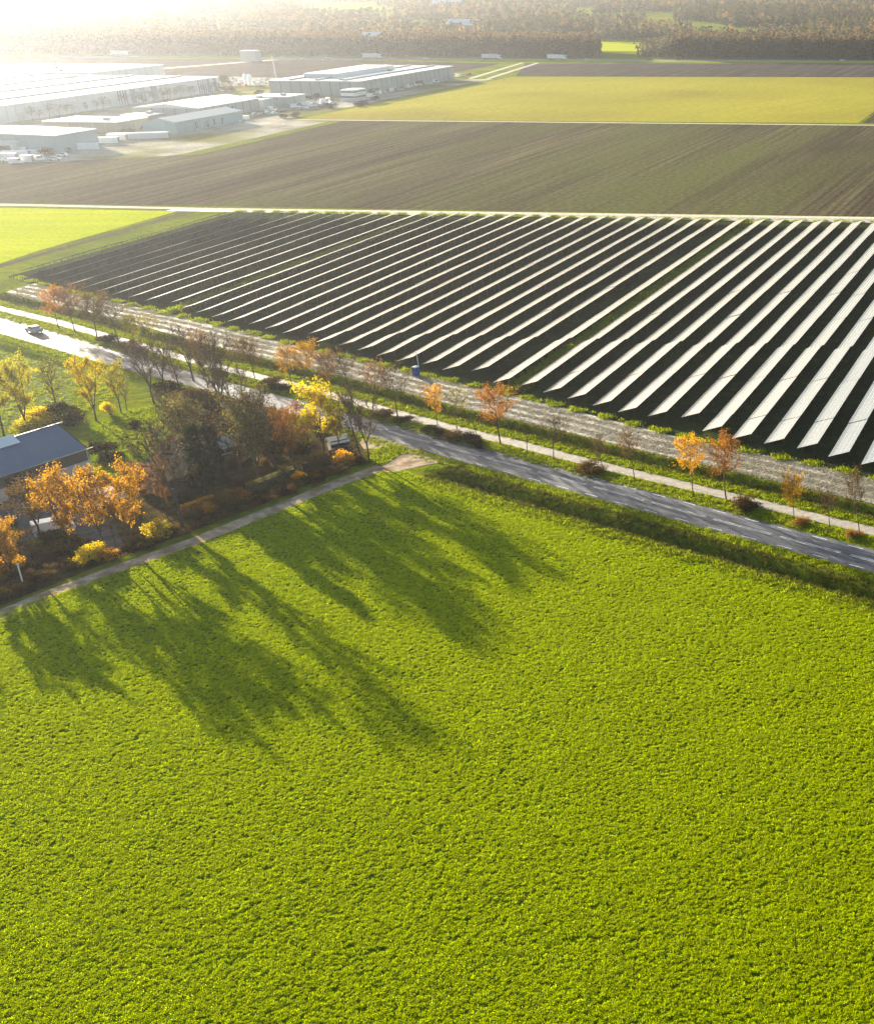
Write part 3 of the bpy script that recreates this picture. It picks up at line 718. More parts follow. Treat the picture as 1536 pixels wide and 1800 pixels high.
# trees beyond the left edge that throw their shade into the field
for (x, y, h, wd) in [(-127,160,7,'nearest the frame'),(-131.5,154,7,'second out'),(-138,151,12,'farthest out')]:
    tree('full' if h < 8 else 'bare', None, None, 'gold', 'tree by the farm track left of the photo, '+wd, FG, 'farm_tree', 1.2 if h < 8 else .9, height=h, world=(x, y))
BG = 'bushes in the farm garden'
for b, h, w, lf, lab in [
 ((286,945),3.0,3.0,'yellow','glowing yellow bush beside the track under the forked tree'),
 ((152,990),2.6,3.2,'yellow','yellow bush at the foot of the gold trees by the drive'),
 ((185,985),2.0,2.4,'gold','low golden bush at the mouth of the farm drive'),
 ((18,1010),2.8,3.0,'gold','orange yellow bush by the white post at left'),
 ((424,884),2.6,2.2,'orange','round orange bush left of the evergreen hedge gap'),
 ((395,890),2.6,2.6,'brown','brown orange bush beside the round orange bush'),
 ((372,902),1.8,1.6,'gold','small yellow bush in front of the trimmed hedge'),
 ((527,845),1.6,1.6,'gold','small golden bush under the bare trees at the right hedge'),
 ((606,817),2.4,2.4,'gold','orange bush at the hedge end near the junction'),
 ((196,728),2.4,2.0,'yellow','yellow ball shaped shrub behind the lawn'),
 ((68,748),3.0,4.2,'yellow','bright yellow shrubs behind the barn ridge'),
 ((88,738),2.6,3.6,'yellow','yellow shrubs right of the others behind the barn'),
 ((40,762),2.4,3.6,'olive','olive yellow shrub low behind the barn roof'),
 ((118,735),3.0,3.4,'scrub','dark shrub between the yellow shrubs and the yellow tree'),
 ((130,748),2.8,3.0,'scrub','dark shrub touching the barn roof end'),
 ((180,800),2.4,3.4,'scrub','dark round shrub against the barn gable'),
 ((195,812),1.8,2.6,'scrub','low dark shrub right of the gable shrub'),
 ((300,700),3.0,4.0,'scrub','brown shrub under the bare trees left side'),
 ((330,712),3.4,4.4,'brown','warm brown shrub under the bare trees middle'),
 ((365,715),3.2,4.0,'brown','large brown shrub under the orange topped tree'),
 ((395,742),3.0,4.2,'scrub','dark shrub at the right of the bare trees'),
 ((235,752),1.0,2.4,'scrub','low scrub patch on the upper edge of the lawn'),
]: bush(b, h, w, lf, lab, BG)
VG = 'scrub bushes on the road verge'
for b, h, w, lf, lab in [
 ((190,600),1.6,3.4,'scrub','brown verge scrub under the leaning tree at far left'),((225,612),1.5,3.6,'brown','brown verge scrub right of the leaning tree'),((250,620),1.4,3.4,'scrub','verge scrub beside the asphalt by the farm trees'),
 ((470,678),1.6,3.6,'brown','pale brown scrub left of the golden pair'),((492,684),1.4,3.2,'scrub','darker scrub at the foot of the left golden tree'),((675,733),1.5,3.0,'brown','brown scrub beside the nearly bare tree'),((715,742),1.1,2.6,'scrub','low scrub left of the path crossing'),
 ((755,758),1.3,2.2,'dark','dark green bush right of the path crossing'),((778,764),1.1,2.2,'scrub','small dark scrub between the bush and the sapling'),((800,770),1.2,2.8,'brown','brown scrub left of the sapling stem'),((824,776),1.3,3.0,'scrub','dull scrub at the foot of the sapling stem'),((842,783),1.1,2.6,'scrub','scrub patch left of the round orange tree'),
 ((1034,826),1.4,3.0,'brown','pale brown scrub around the small thin brown tree'),((1050,832),1.1,2.4,'brown','brown scrub just below the small thin tree'),
 ((1300,890),1.4,3.0,'brown','low brown bush right of the broad orange tree'),((1322,897),1.3,2.8,'scrub','dark bush at the foot of the right sapling'),((1407,921),1.0,1.8,'russet','small russet bush beside the gold topped tree'),((1500,944),1.0,1.8,'russet','small russet bush by the last bare tree'),
]: bush(b, h, w, lf, lab, VG, 'verge_bush')
# brambles along the farm track and floor of the wood
def thicket():
    protos = []
    for i, lf in enumerate(('scrub','scrub','brown')):
        sm, fm = bushmesh(60+i, leaves=1300, lsize=.085); me = fm.copy(); me.materials.clear(); me.materials.append(LEAF[lf]); protos.append(proto_object('bramble_source', me))
    P = []
    t = np.array(offset(tr, 4.4)); tt = [np.array(p) for p in t]
    P.append(band(tt, -1.0, 1.6, .42, -150, -80))
    P = np.concatenate(P); n = len(P)
    scatter('brambles', np.column_stack([P, np.zeros(n)]), RNG.uniform(0,6,n), np.column_stack([RNG.uniform(1.4,2.6,n)]*2+[RNG.uniform(.6,1.4,n)]), RNG.integers(0,3,n), protos, 'dark brown bramble thicket along the farm track')
    # undergrowth inside the wood
    poly = [G(300,905),G(620,795),G(600,765),G(430,715),G(300,720),G(290,800)]
    x = RNG.uniform(-150,-80,450); y = RNG.uniform(150,240,450); k = inside(x,y,poly); x=x[k]; y=y[k]; n=len(x)
    scatter('undergrowth', np.column_stack([x,y,np.zeros(n)]), RNG.uniform(0,6,n), np.column_stack([RNG.uniform(1.0,2.6,n)]*2+[RNG.uniform(.7,2.4,n)]), RNG.integers(0,3,n), protos, 'brown undergrowth between the farm trees')
    poly = [G(-60,1075),G(180,985),G(120,935),G(0,930)]
    x = RNG.uniform(-150,-90,700); y = RNG.uniform(130,190,700); k = inside(x,y,poly); x=x[k]; y=y[k]; n=len(x)
    scatter('thicket_floor', np.column_stack([x,y,np.zeros(n)]), RNG.uniform(0,6,n), np.column_stack([RNG.uniform(1.0,2.4,n)]*2+[RNG.uniform(.6,1.8,n)]), RNG.integers(0,3,n), protos, 'dark low thicket at the left end of the farm track')
thicket()
def hedge(a, b, h, w, label, leaf):
    A = np.array(G(*a)); B = np.array(G(*b)); L = np.linalg.norm(B-A); ang = math.atan2(*(B-A)[::-1])
    root = empty('hedge', (A[0], A[1], 0), ang, label, 'hedge', 'trimmed hedges round the farm garden')
    r = random.Random(int(L*100)); s = MB(); s.box(0, L, -w*.3, w*.3, 0, h*.8); s.build('twig_core', M['twig'], root)
    c = MB()
    for _ in range(int(L*420)):
        f = r.random(); x = r.uniform(0, L)
        if f < .4: p = Vector((x, r.uniform(-w/2, w/2), h+r.gauss(0,.05)))
        else: p = Vector((x, (w/2+r.gauss(0,.04))*r.choice((-1,1)), r.uniform(.05, h)))
        q = Vector((r.gauss(0,1), r.gauss(0,1), r.gauss(0,1))).normalized(); o = q.orthogonal().normalized(); e = q.cross(o); z = .085*r.uniform(.6,1.3)
        c.quad(tuple(p-o*z), tuple(p-e*z), tuple(p+o*z), tuple(p+e*z))
    c.build('foliage', LEAF[leaf], root)
hedge((318,910),(378,888),1.6,.9,'low trimmed orange hedge left of the round orange bush','gold')
hedge((438,868),(518,836),1.5,.9,'long trimmed drab green hedge under the bare thicket','drab')
hedge((535,828),(606,800),1.5,.9,'trimmed brown hedge behind the orange bush near the junction','brown')

# ------------------------------------------------------------------ solar field
PITCHV = 5.88
ROWS = [-277+PITCHV*i for i in range(10)] + [-216.8+PITCHV*i for i in range(17)] + [-115.3+PITCHV*i for i in range(15)]
TILT = R(16.1); PW, PL, TIERS = .875, 1.62, 4
NCOL = 14; SEG = NCOL*(PL+.02)+.25
def panel_mesh():
    b = MB(); b.box(.0, PL-.0, .0, PW, -.02, .02, 0)
    b.m[1] = 0; m = [1,0,1,1,1,1]
    b.m = m
    # top glass sits inside a thin frame
    z = .0215; b.quad((.03,.03,z),(PL-.03,.03,z),(PL-.03,PW-.03,z),(.03,PW-.03,z), 0)
    b.m[1] = 1
    return b.mesh('panel_mesh', [M['panel'], M['frame']])
PANEL = panel_mesh()
def block_mesh(ncol):
    b = MB()
    for i in range(ncol):
        for t in range(TIERS):
            x = i*(PL+.02); y = t*(PW+.02); z = 0
            b.box(x, x+PL, y, y+PW, -.02, .02, 1)
            b.quad((x+.03,y+.03,.0215),(x+PL-.03,y+.03,.0215),(x+PL-.03,y+PW-.03,.0215),(x+.03,y+PW-.03,.0215), 0)
    return b.mesh('panel_block_mesh', [M['panel'], M['frame']])
BLOCK = {NCOL: block_mesh(NCOL)}
def support_mesh(ncol):
    b = MB(); L = ncol*(PL+.02); ct, st = math.cos(TILT), math.sin(TILT)
    for y in (.4, 1.3, 2.3, 3.2): b.box(0, L, y-.04, y+.04, -.1, -.022, 0, xf=lambda p: (p[0], p[1]*ct-p[2]*st*0, p[1]*st+p[2]))
    n = int(L/4.2)+1
    for k in range(n):
        x = min(L-.3, .3+k*4.2)
        for y, lo in ((.8, 0), (2.9, 0)):
            b.box(x-.035, x+.035, y*ct-.035, y*ct+.035, -(.72), y*st-.06, 0)
        b.box(x-.04, x+.04, .2, 3.5, -.16, -.1, 0, xf=lambda p: (p[0], p[1]*ct, p[1]*st+p[2]))
    return b.mesh('support_mesh', [M['darksteel']])
SUPPORT = {NCOL: support_mesh(NCOL)}
POST = None
ORD = ['first','second','third','fourth','fifth','sixth','seventh','eighth','ninth','tenth','eleventh','twelfth','thirteenth','fourteenth','fifteenth','sixteenth','seventeenth','eighteenth','nineteenth','twentieth','twenty-first','twenty-second','twenty-third','twenty-fourth','twenty-fifth','twenty-sixth']
def solar_row(i, v):
    if i < 10: lab = 'row of solar panels, %s from the left edge of the solar field' % ORD[i]
    elif i < 27: lab = 'row of solar panels, %s to the right of the left grass strip' % ORD[i-10]
    else: lab = 'row of solar panels, %s to the right of the right grass strip' % ORD[i-27]
    u_end = 403.2 if i >= 10 else 396+ (i*.7); u0 = front_u(v)
    x, y = W(u_end, v)
    # local x runs from the back end toward the road, y across the row, low edge at v, high edge at v+run
    root = empty('solar_panel_row', (x, y, .75), 0, lab, 'solar panels', 'rows of solar panels in the field')
    # local frame: +X = -EU (towards the viewer), +Y = EV... build rotation matrix explicitly
    X = Vector((-EU[0], -EU[1], 0)); Y = Vector((EV[0], EV[1], 0)); Z = Vector((0,0,1))
    # X x Y = (-EU) x EV ; keep right handed
    mt = Matrix(((X.x, Y.x, 0, x), (X.y, Y.y, 0, y), (0, 0, 1, .75), (0,0,0,1)))
    root.matrix_world = mt
    total = u_end-u0; r = random.Random(i*31+5)
    pos = 0.; k = 0
    near = i >= 33
    while pos < total-2:
        n = min(NCOL, max(2, int((total-pos)/(PL+.02))))
        last = (total-pos-n*(PL+.02)) < 3*(PL+.02)
        if n not in BLOCK: BLOCK[n] = block_mesh(n); SUPPORT[n] = support_mesh(n)
        dz = r.uniform(-.05,.05) + (.16 if k >= 6 else 0); dy = r.uniform(-.04,.04) + (-.18 if k >= 6 else 0)
        if near and last:
            for c in range(n):
                for t in range(TIERS):
                    yy = t*(PW+.02)
                    link('solar_panel', PANEL, root, (pos+c*(PL+.02), yy*math.cos(TILT)+dy, yy*math.sin(TILT)+dz), (TILT+r.uniform(-.004,.004), 0, 0))
        else:
            o = link('panel_block', BLOCK[n], root, (pos, dy, dz), (TILT+r.uniform(-.012,.012), r.uniform(-.0015,.0015), 0)); o['kind'] = 'stuff'
        link('support_frame', SUPPORT[n], root, (pos, dy, dz))
        pos += n*(PL+.02)+.25; k += 1
        if last: break
for i, v in enumerate(ROWS): solar_row(i, v)
ribbon('grass_strip', UV([(402,-213.4),(front_u(-213)-1,-213.4)]), UV([(402,-211.4),(front_u(-213)-1,-211.4)]), .02, M['strip_grass'])
ribbon('grass_strip', UV([(402,-111.9),(front_u(-111)-2,-111.9)]), UV([(402,-109.8),(front_u(-111)-2,-109.8)]), .02, M['strip_grass'])
def strip_tufts():
    P = []
    for v0, v1, d in ((-213.4,-211.2,5.),(-111.9,-109.8,5.)):
        L = 402-front_u(v0); n = int(L*(v1-v0)*d); u = RNG.uniform(front_u(v0)-1, 402, n); v = RNG.uniform(v0, v1, n); P.append(u[:,None]*EU+v[:,None]*EV)
    n0 = sum(len(p) for p in P)
    for v in ROWS[::1]:      # tufts between the row ends, front and back
        n = 26; c = v+3.6+RNG.normal(0, .9, n); u = np.array([front_u(q) for q in c])-1.5+RNG.uniform(-1.1, 1.0, n); P.append(u[:,None]*EU+c[:,None]*EV)
        n = 30; c = v+1.0+RNG.normal(0, 1.2, n); u = 405.5+RNG.uniform(-1.0, 1.6, n)+(c+286)*.02; P.append(u[:,None]*EU+c[:,None]*EV)
    P = np.concatenate(P); n = len(P)
    sc_ = RNG.uniform(1.2,2.4,n); sc_[:n0] *= 1.9
    scatter('strip_grass_tufts', np.column_stack([P, np.full(n, .02)]), RNG.uniform(0,6,n), sc_, RNG.integers(0,3,n), verge_protos, 'tufts of bright grass along the edges of the solar field')
strip_tufts()

# ------------------------------------------------------------------ vehicles
def prism(b, prof, y0, y1, m=0):
    n = len(b.v); k = len(prof)
    b.v += [(x, y0, z) for x, z in prof]+[(x, y1, z) for x, z in prof]
    b.f.append(tuple(n+i for i in range(k))); b.f.append(tuple(n+k+i for i in reversed(range(k)))); b.m += [m, m]
    for i in range(k):
        j = (i+1)%k; b.f.append((n+i, n+k+i, n+k+j, n+j)); b.m.append(m)
def wheel_mesh(r, w):
    b = MB(); n = 14
    for rr, m, yy in ((r, 0, w/2), (r*.6, 1, w/2+.01)):
        P = [(rr*math.cos(6.283*k/n), rr*math.sin(6.283*k/n)) for k in range(n)]; prism(b, P, -yy, yy, m)
    return b.mesh('wheel_mesh', [M['tyre'], M['steel']])
WHEEL = wheel_mesh(.33, .2); WHEELB = wheel_mesh(.5, .3)
def car(loc, rz, paint, label, cat='car', group=None, van=False):
    root = empty('parked_van' if van else 'car', loc, rz, label, cat, group)
    b = MB()
    if van:
        prism(b, [(-2.5,.35),(2.4,.35),(2.5,.8),(2.35,1.15),(1.7,1.3),(1.15,2.1),(-2.45,2.2),(-2.5,1.9)], -.95, .95)
    else:
        prism(b, [(-2.15,.3),(2.1,.3),(2.2,.6),(2.0,.82),(1.1,.95),(-1.75,1.0),(-2.15,.85)], -.88, .88)
        prism(b, [(-1.7,.99),(1.05,.94),(.35,1.42),(-1.2,1.46)], -.76, .76)
    b.build('body', paint, root)
    g = MB()
    if van: prism(g, [(1.74,1.32),(1.22,2.0),(.5,2.0),(.5,1.32)], -.96, .96)
    else:
        prism(g, [(-1.55,1.03),(.93,1.0),(.32,1.36),(-1.15,1.39)], -.775, .775); prism(g, [(1.0,.99),(.4,1.37),(.43,1.385),(1.04,.985)], -.66, .66)
    g.build('window', M['darkwin'], root)
    for sx in (-1.35, 1.35):
        for sy in (-.8, .8): link('wheel', WHEEL, root, (sx, sy, .33))
    for sy in (-.6, .6):
        h = MB(); x = 2.47 if van else 2.12; h.box(x, x+.06, sy-.16, sy+.16, .6, .74); h.build('headlight', M['white'], root)
    return root
def truck(loc, rz, cab, box_mat, label, group):
    root = empty('truck', loc, rz, label, 'truck', group)
    b = MB(); prism(b, [(5.2,.6),(7.4,.6),(7.5,1.6),(7.3,3.2),(6.6,3.5),(5.2,3.4)], -1.2, 1.2); b.build('cab', cab, root)
    b = MB(); prism(b, [(7.42,1.9),(7.52,1.9),(7.34,2.9),(7.24,2.9)], -1.05, 1.05); b.build('window', M['darkwin'], root)
    b = MB(); b.box(-7.4, 4.9, -1.25, 1.25, 1.1, 3.9); b.build('trailer', box_mat, root)
    b = MB(); b.box(-7.2, 6.8, -.5, .5, .7, 1.08); b.build('chassis', M['darksteel'], root)
    for x in (-6, -4.7, -3.4, 4.2, 6.3):
        for y in (-1.05, 1.05): link('wheel', WHEELB, root, (x, y, .5))
    return root
rdir = math.atan2(-.56, .83)
cx_, cy_ = G(61,584); car((cx_, cy_, .03), R(-33)+math.pi, M['silver'], 'silver hatchback driving on the main road at the far left')
VM = 'traffic on the motorway'
for px, py, kind, lab in [(979,106,'tb','white truck on the motorway near the grassy field tracks'),(864,105,'t','pale truck on the motorway left of the white truck'),(213,99,'t','long white truck on the motorway at the hazy left'),(655,104,'t','pale lorry on the motorway above the big white halls'),
                       (1480,108,'c','white car alone on the right part of the motorway'),(1030,107,'c','small white car just right of the white truck'),(495,104,'c','pale car on the motorway left of the white halls'),(527,104,'c','second pale car just left of the halls on the motorway'),(575,105,'c','pale car on the motorway above the hall roof'),(1142,106,'r','dark red car on the motorway below the yellow gap'),(1192,106,'r','dark car right of the dark red one on the motorway'),(748,105,'c','small car on the motorway right of the hall roofs')]:
    p = G(px, py-.5); a = -TH+R(-.5)
    if kind[0] == 't': truck((*p, .05), a, M['white'], M['white'] if kind == 'tb' else M['roofw'], lab, VM)
    else: car((*p, .05), a, M['white'] if kind == 'c' else M['red'], lab, group=VM)
x, y = G(98,938); car((x, y, .05), R(40), M['white'], 'white and red van parked in the farm yard behind the gold tree', 'van', van=True)
bb = MB(); van = [o for o in bpy.data.objects if o.name.startswith('parked_van')][0]
bb.box(-2.2, 1.0, -.965, .965, .45, .9); bb.build('side_stripe', M['red'], van)
x, y = G(193,884); car((x, y, .05), R(60), M['white'], 'white van half hidden by the reddish tree at the drive', 'van', van=True)

# ------------------------------------------------------------------ blue site toilet, posts, sign
def site_toilet():
    x, y = G(732,661); root = empty('portable_toilet', (x, y, .03), R(-25), 'blue portable toilet cabin on the straw strip by the panels', 'portable toilet'); root.scale = (.85,.85,.85)
    b = MB(); b.box(-.55,.55,-.55,.55,.0,2.05); b.build('cabin', M['blue'], root)
    b = MB(); prism(b, [(-.6,2.05),(.6,2.05),(.45,2.2),(0,2.28),(-.45,2.2)], -.6, .6); b.build('roof', M['white'], root)
    b = MB(); b.box(-.4,.4,-.575,-.551,.12,1.95); b.build('door', M['blue'], root)
    b = MB(); b.box(.25,.32,-.6,-.576,1.0,1.15); b.build('handle', M['white'], root)
site_toilet()
def post(name, px, h, r, mat, label, cat):
    x, y = G(*px); root = empty(name, (x, y, 0), 0, label, cat)
    b = MB(); b.cyl((0,0), r, 0, h, 10); b.build('pole', mat, root)
    b = MB(); b.box(-r*1.6, r*1.6, -r*1.6, r*1.6, h, h+.1); b.build('cap', mat, root)
    return root
post('camera_post', (736,646), 3.2, .08, M['white'], 'thin white post beside the blue cabin at the panel ends', 'post')
post('marker_post', (43,1032), 3.2, .09, M['white'], 'short white post in the dark thicket by the farm track', 'post')
post('lamp_post', (486,140), 14, .3, M['white'], 'tall pale mast left of the big white halls', 'lamp post')

# ------------------------------------------------------------------ barn and house
def barn():
    P1 = np.array((-136.52,200.57)); d = np.array((-.402,-.916)); n = np.array((-.916,.402)); Lb, Wd, ez, rz = 30., 11., 4.1, 7.25
    d = -d
    ang = math.atan2(d[1], d[0]); o = P1-d*Lb
    root = empty('barn', (o[0], o[1], 0), ang, 'long farm barn with slate blue sheet roof and pale concrete lower wall', 'barn')
    # local: x along eave to the gable, y away from the viewer
    wl = MB(); wl.box(0.15, Lb-.2, .3, .5, 0, 2.0); wl.box(Lb-.4, Lb-.2, .5, Wd-.5, 0, 2.0); wl.box(.15, Lb-.2, Wd-.5, Wd-.3, 0, 2.0); wl.box(.15,.35,.5,Wd-.5,0,2.)
    wl.build('lower_wall', M['barnlow'], root)
    up = MB(); up.box(.18, Lb-.23, .33, .47, 2.0, ez-.05); up.box(.18, Lb-.23, Wd-.47, Wd-.33, 2.0, ez-.05)
    for x in (.2, Lb-.36): prism2 = [(x, .47, 2.), (x, Wd-.47, 2.), (x, Wd-.47, ez), (x, Wd/2, rz-.15), (x, .47, ez)]; k=len(up.v); up.v += prism2+[(a+.12,b2,c) for a,b2,c in prism2]; up.f += [(k,k+1,k+2,k+3,k+4),(k+9,k+8,k+7,k+6,k+5)]; up.m += [0,0]
    up.build('upper_wall', M['barnup'], root)
    # roof sheets: real corrugation
    for side in (0, 1):
        nm = 'roof_sheet'
        width = 1.1; cnt = int((Lb+.6)/width)
        for i in range(cnt):
            b = MB(); seg = 8
            for s in range(seg):
                x0 = -.3+i*width+s*width/seg; x1 = x0+width/seg; h0 = .025*(s%2); h1 = .025*((s+1)%2)
                y0, y1 = (-.25, Wd/2) if side == 0 else (Wd+.25, Wd/2)
                z0 = ez-.14
                b.quad((x0,y0,z0+h0),(x1,y0,z0+h1),(x1,y1,rz+h1),(x0,y1,rz+h0))
                b.quad((x0,y0,z0+h0-.05),(x1,y0,z0+h1-.05),(x1,y1,rz+h1-.05),(x0,y1,rz+h0-.05))
            b.build(nm, M['barnroof'], root)
    b = MB(); b.box(-.3, Lb+.3, Wd/2-.18, Wd/2+.18, rz+.03, rz+.1); b.build('ridge_cap', M['barnroof'], root)
    x0, x1 = -.3, Lb-7.5
    b = MB(); b.quad((x0,Wd/2-1.5,rz-.62+.02),(x1,Wd/2-1.5,rz-.62+.02),(x1,Wd/2+.02,rz+.5),(x0,Wd/2+.02,rz+.5)); b.quad((x0,Wd/2+1.5,rz-.62),(x1,Wd/2+1.5,rz-.62),(x1,Wd/2+.02,rz+.5),(x0,Wd/2+.02,rz+.5)); b.poly([(x1,Wd/2-1.5,rz-.7),(x1,Wd/2+1.5,rz-.7),(x1,Wd/2,rz+.49)]); b.build('skylight', M['white'], root)
    b = MB(); b.box(-.3, Lb+.3, -.38, -.2, ez-.22, ez-.1); b.build('gutter', M['steel'], root)
    for xx in (9., 16.5):
        b = MB(); b.box(xx, xx+4.2, .24, .29, .05, 3.3); b.build('door', M['darkwin'], root)
    b = MB(); b.tube([(Lb-.5,.2,0),(Lb-.5,.2,ez-.2)],[.06,.06],6); b.build('downpipe', M['white'], root)
    for xx in np.arange(.2, Lb-1, 3.6):
        if not (8 < xx < 20): 
            b = MB(); b.box(xx, xx+.12, .22, .29, 0, 2.05); b.build('wall_pillar', M['barnlow'], root)
barn()
def house(name, px, rz, L, Wd, ez, rz_, roofm, wallm, label, cat='house', chim=True):
    x, y = G(*px); root = empty(name, (x, y, 0), rz, label, cat)
    b = MB(); b.box(-L/2, L/2, -Wd/2, Wd/2, 0, ez); k = len(b.v)
    for s in (-1, 1): b.poly([(s*L/2,-Wd/2,ez),(s*L/2,Wd/2,ez),(s*L/2,0,rz_-.05)])
    b.build('wall', wallm, root)
    b = MB()
    for s in (-1, 1):
        b.quad((-L/2-.3,s*(Wd/2+.35),ez-.15),(L/2+.3,s*(Wd/2+.35),ez-.15),(L/2+.3,0,rz_),(-L/2-.3,0,rz_))
        b.quad((-L/2-.3,s*(Wd/2+.35),ez-.27),(L/2+.3,s*(Wd/2+.35),ez-.27),(L/2+.3,0,rz_-.12),(-L/2-.3,0,rz_-.12))
    rf = b.build('roof', roofm, root)
    if chim: b = MB(); b.box(L/4,L/4+.6,-.3,.3,rz_-.5,rz_+.8); b.build('chimney', M['brick'], rf)
    for k in range(3):
        wx = -L/2+L*(k+.5)/3-.5
        b = MB(); b.box(wx, wx+1., -Wd/2-.03, -Wd/2-.001, 1., 2.1); w_ = b.build('window', M['darkwin'], root)
        b = MB(); b.box(wx-.08, wx+1.08, -Wd/2-.06, -Wd/2-.031, .92, .99); b.build('sill', M['white'], w_)
    b = MB(); b.box(L/2+.001, L/2+.04, -.5, .5, 0, 2.1); b.build('door', M['white'], root)
house('farmhouse', (318,852), R(56), 9, 6.5, 2.6, 5.0, M['tile'], M['brick'], 'farmhouse with tan tiled roof hidden among the bare trees')
house('garden_shed', (262,846), R(56), 5, 3.4, 2.1, 2.8, M['roofg'], M['barnup'], 'low shed with pale blue grey roof at the lawn corner', 'shed', False)
house('garage', (382,806), R(56), 4, 3.2, 2.1, 3.3, M['roofg'], M['brick'], 'small outbuilding with a pale roof behind the evergreen', 'garage', False)
house('summer_house', (596,792), R(40), 2.6, 2.2, 1.9, 2.6, M['roofw'], M['wallt'], 'small pale roofed garden building under the big yellow tree', 'garden house', False)

# ------------------------------------------------------------------ industrial estate
def hall(name, label, u0, u1, v0, v1, h, wall, roof, stripes=(), windows=(), doors=(), roof_ridges=0, group='halls on the industrial estate', slope=0.):
    x, y = W(u0, v1)
    root = empty(name, (0,0,0), 0, label, 'warehouse', group)
    X = Vector((EU[0], EU[1], 0)); Y = Vector((-EV[0], -EV[1], 0))
    root.matrix_world = Matrix(((X.x, Y.x, 0, x), (X.y, Y.y, 0, y), (0,0,1,0), (0,0,0,1)))
    L, D = u1-u0, v1-v0          # local x away along the side wall, local y to the left
    b = MB(); b.box(0, L, 0, D, 0, h-.4); b.build('wall', wall, root)
    b = MB()
    if slope:
        prism3 = [(-.3,-.3,h-.4),(-.3,D+.3,h-.4),(-.3,D/2,h+slope)]
        b.quad((-.3,-.3,h-.38),(L+.3,-.3,h-.38),(L+.3,D/2,h+slope),(-.3,D/2,h+slope)); b.quad((-.3,D+.3,h-.38),(L+.3,D+.3,h-.38),(L+.3,D/2,h+slope),(-.3,D/2,h+slope))
        b.poly([(0,0,h-.4),(0,D,h-.4),(0,D/2,h+slope-.05)]); b.poly([(L,0,h-.4),(L,D,h-.4),(L,D/2,h+slope-.05)])
    else:
        b.box(-.3, L+.3, -.3, D+.3, h-.4, h)
    rf = b.build('roof', roof, root)
    b = MB()
    for k in range(1, int(L/6)): b.box(k*6-.12, k*6+.12, -.07, -.005, .2, h-.5)
    for k in range(1, int(D/6)): b.box(-.07, -.005, k*6-.12, k*6+.12, .2, h-.5)
    b.build('cladding_joint', M['darksteel'] if wall is M['wallg'] else M['wallg'], root)
    if not slope:
        for k in range(int(L/22)+1):
            b = MB(); x_ = 6+k*22; y_ = D*(.25+.5*((k*7)%5)/5); b.box(x_, x_+2.4, y_, y_+2.0, h, h+1.1)
            if x_+3 < L: b.build('roof_vent', M['wallg'], rf)
    for k in range(roof_ridges):
        yy = D*(k+.7)/(roof_ridges+.4); b = MB(); b.box(3, L-3, yy-.8, yy+.8, h, h+.7); b.build('rooflight', M['wallg'], rf)
    for a, w in stripes:
        b = MB(); b.box(a, a+w, -.12, -.01, .3, h-.4); b.build('cladding_stripe', M['blueband'], root)
    for a, w, z0, z1, side in windows:
        b = MB()
        if side == 's': b.box(a, a+w, -.1, -.01, z0, z1)
        else: b.box(-.1, -.01, a, a+w, z0, z1)
        b.build('window', M['darkwin'], root)
    for a, w, z1, side in doors:
        b = MB()
        if side == 's': b.box(a, a+w, -.1, -.01, 0, z1)
        else: b.box(-.1, -.01, a, a+w, 0, z1)
        b.build('door', M['wallg'], root)
    return root
hall('distribution_hall', 'huge white distribution hall with blue striped pale wall at the left', 480, 790, -760, -534, 8.2, M['wallw'], M['roofw'], roof_ridges=7, stripes=[(222+2*k, 1.0) for k in range(4)]+[(232,4),(240,4),(249,5)]+[(290+2*k,1.) for k in range(4)]+[(298,3),(304,3)], doors=[(20*k+10, 4, 4, 's') for k in range(8)])
hall('distribution_hall', 'long low white hall behind the huge distribution hall', 800, 866, -720, -622, 9, M['wallw'], M['roofw'], doors=[(8*k+6,4,4,'s') for k in range(6)])
hall('distribution_hall', 'hazy white hall farthest left behind the huge hall', 800, 840, -860, -760, 9, M['wallw'], M['roofw'])
hall('workshop_hall', 'grey hall with white pitched roof beside the blue hall', 642, 692, -482, -448, 6.2, M['wallg'], M['roofw'], slope=1.6, doors=[(6,5,4,'f'),(20,6,4,'f')], windows=[(10,3,2,4,'s'),(25,3,2,4,'s')])
hall('workshop_hall', 'small pale annex behind the white pitched hall', 696, 716, -470, -448, 5, M['wallw'], M['roofw'])
hall('workshop_hall', 'blue grey hall with dark windows beside the brown field', 590, 640, -440, -424, 5.6, M['wallb'], M['wallb'], slope=1.4, windows=[(14,1.6,1,3.6,'s'),(22,1.2,1,3.6,'s'),(27,1.2,1,3.6,'s'),(33,1.2,1,3.6,'s')])
hall('workshop_hall', 'low white flat roofed shed with brown walls', 587, 608, -486, -450, 5.4, M['wallt'], M['roofw'])
hall('workshop_hall', 'hall with teal grey roof at the left edge', 524, 548, -500, -430, 7.6, M['wallb'], M['roofg'], slope=.5)
hall('workshop_hall', 'white roofed front building with glass front at the left edge', 522, 536, -500, -446, 5, M['wallw'], M['roofw'], windows=[(3,8,.8,3.2,'f'),(14,6,.8,3.2,'f'),(24,6,.8,3.2,'f')], doors=[(36,4,4,'f')])
hall('workshop_hall', 'white walled house behind the low white shed', 625, 636, -476, -462, 4.2, M['wallt'], M['roofw'])
big = hall('factory_hall', 'large white roofed factory with grey walls in the middle of the estate', 768, 884, -489, -434, 8.3, M['wallg'], M['roofw'], roof_ridges=3, doors=[(30,6,5,'s'),(52,3,6,'s'),(80,3,5,'s')], windows=[(8,12,1,3,'s'),(64,10,1,3,'s')])
b = MB(); b.box(18, 86, 24, 44, 8.32, 10.8); b.build('raised_roof', M['roofw'], big)
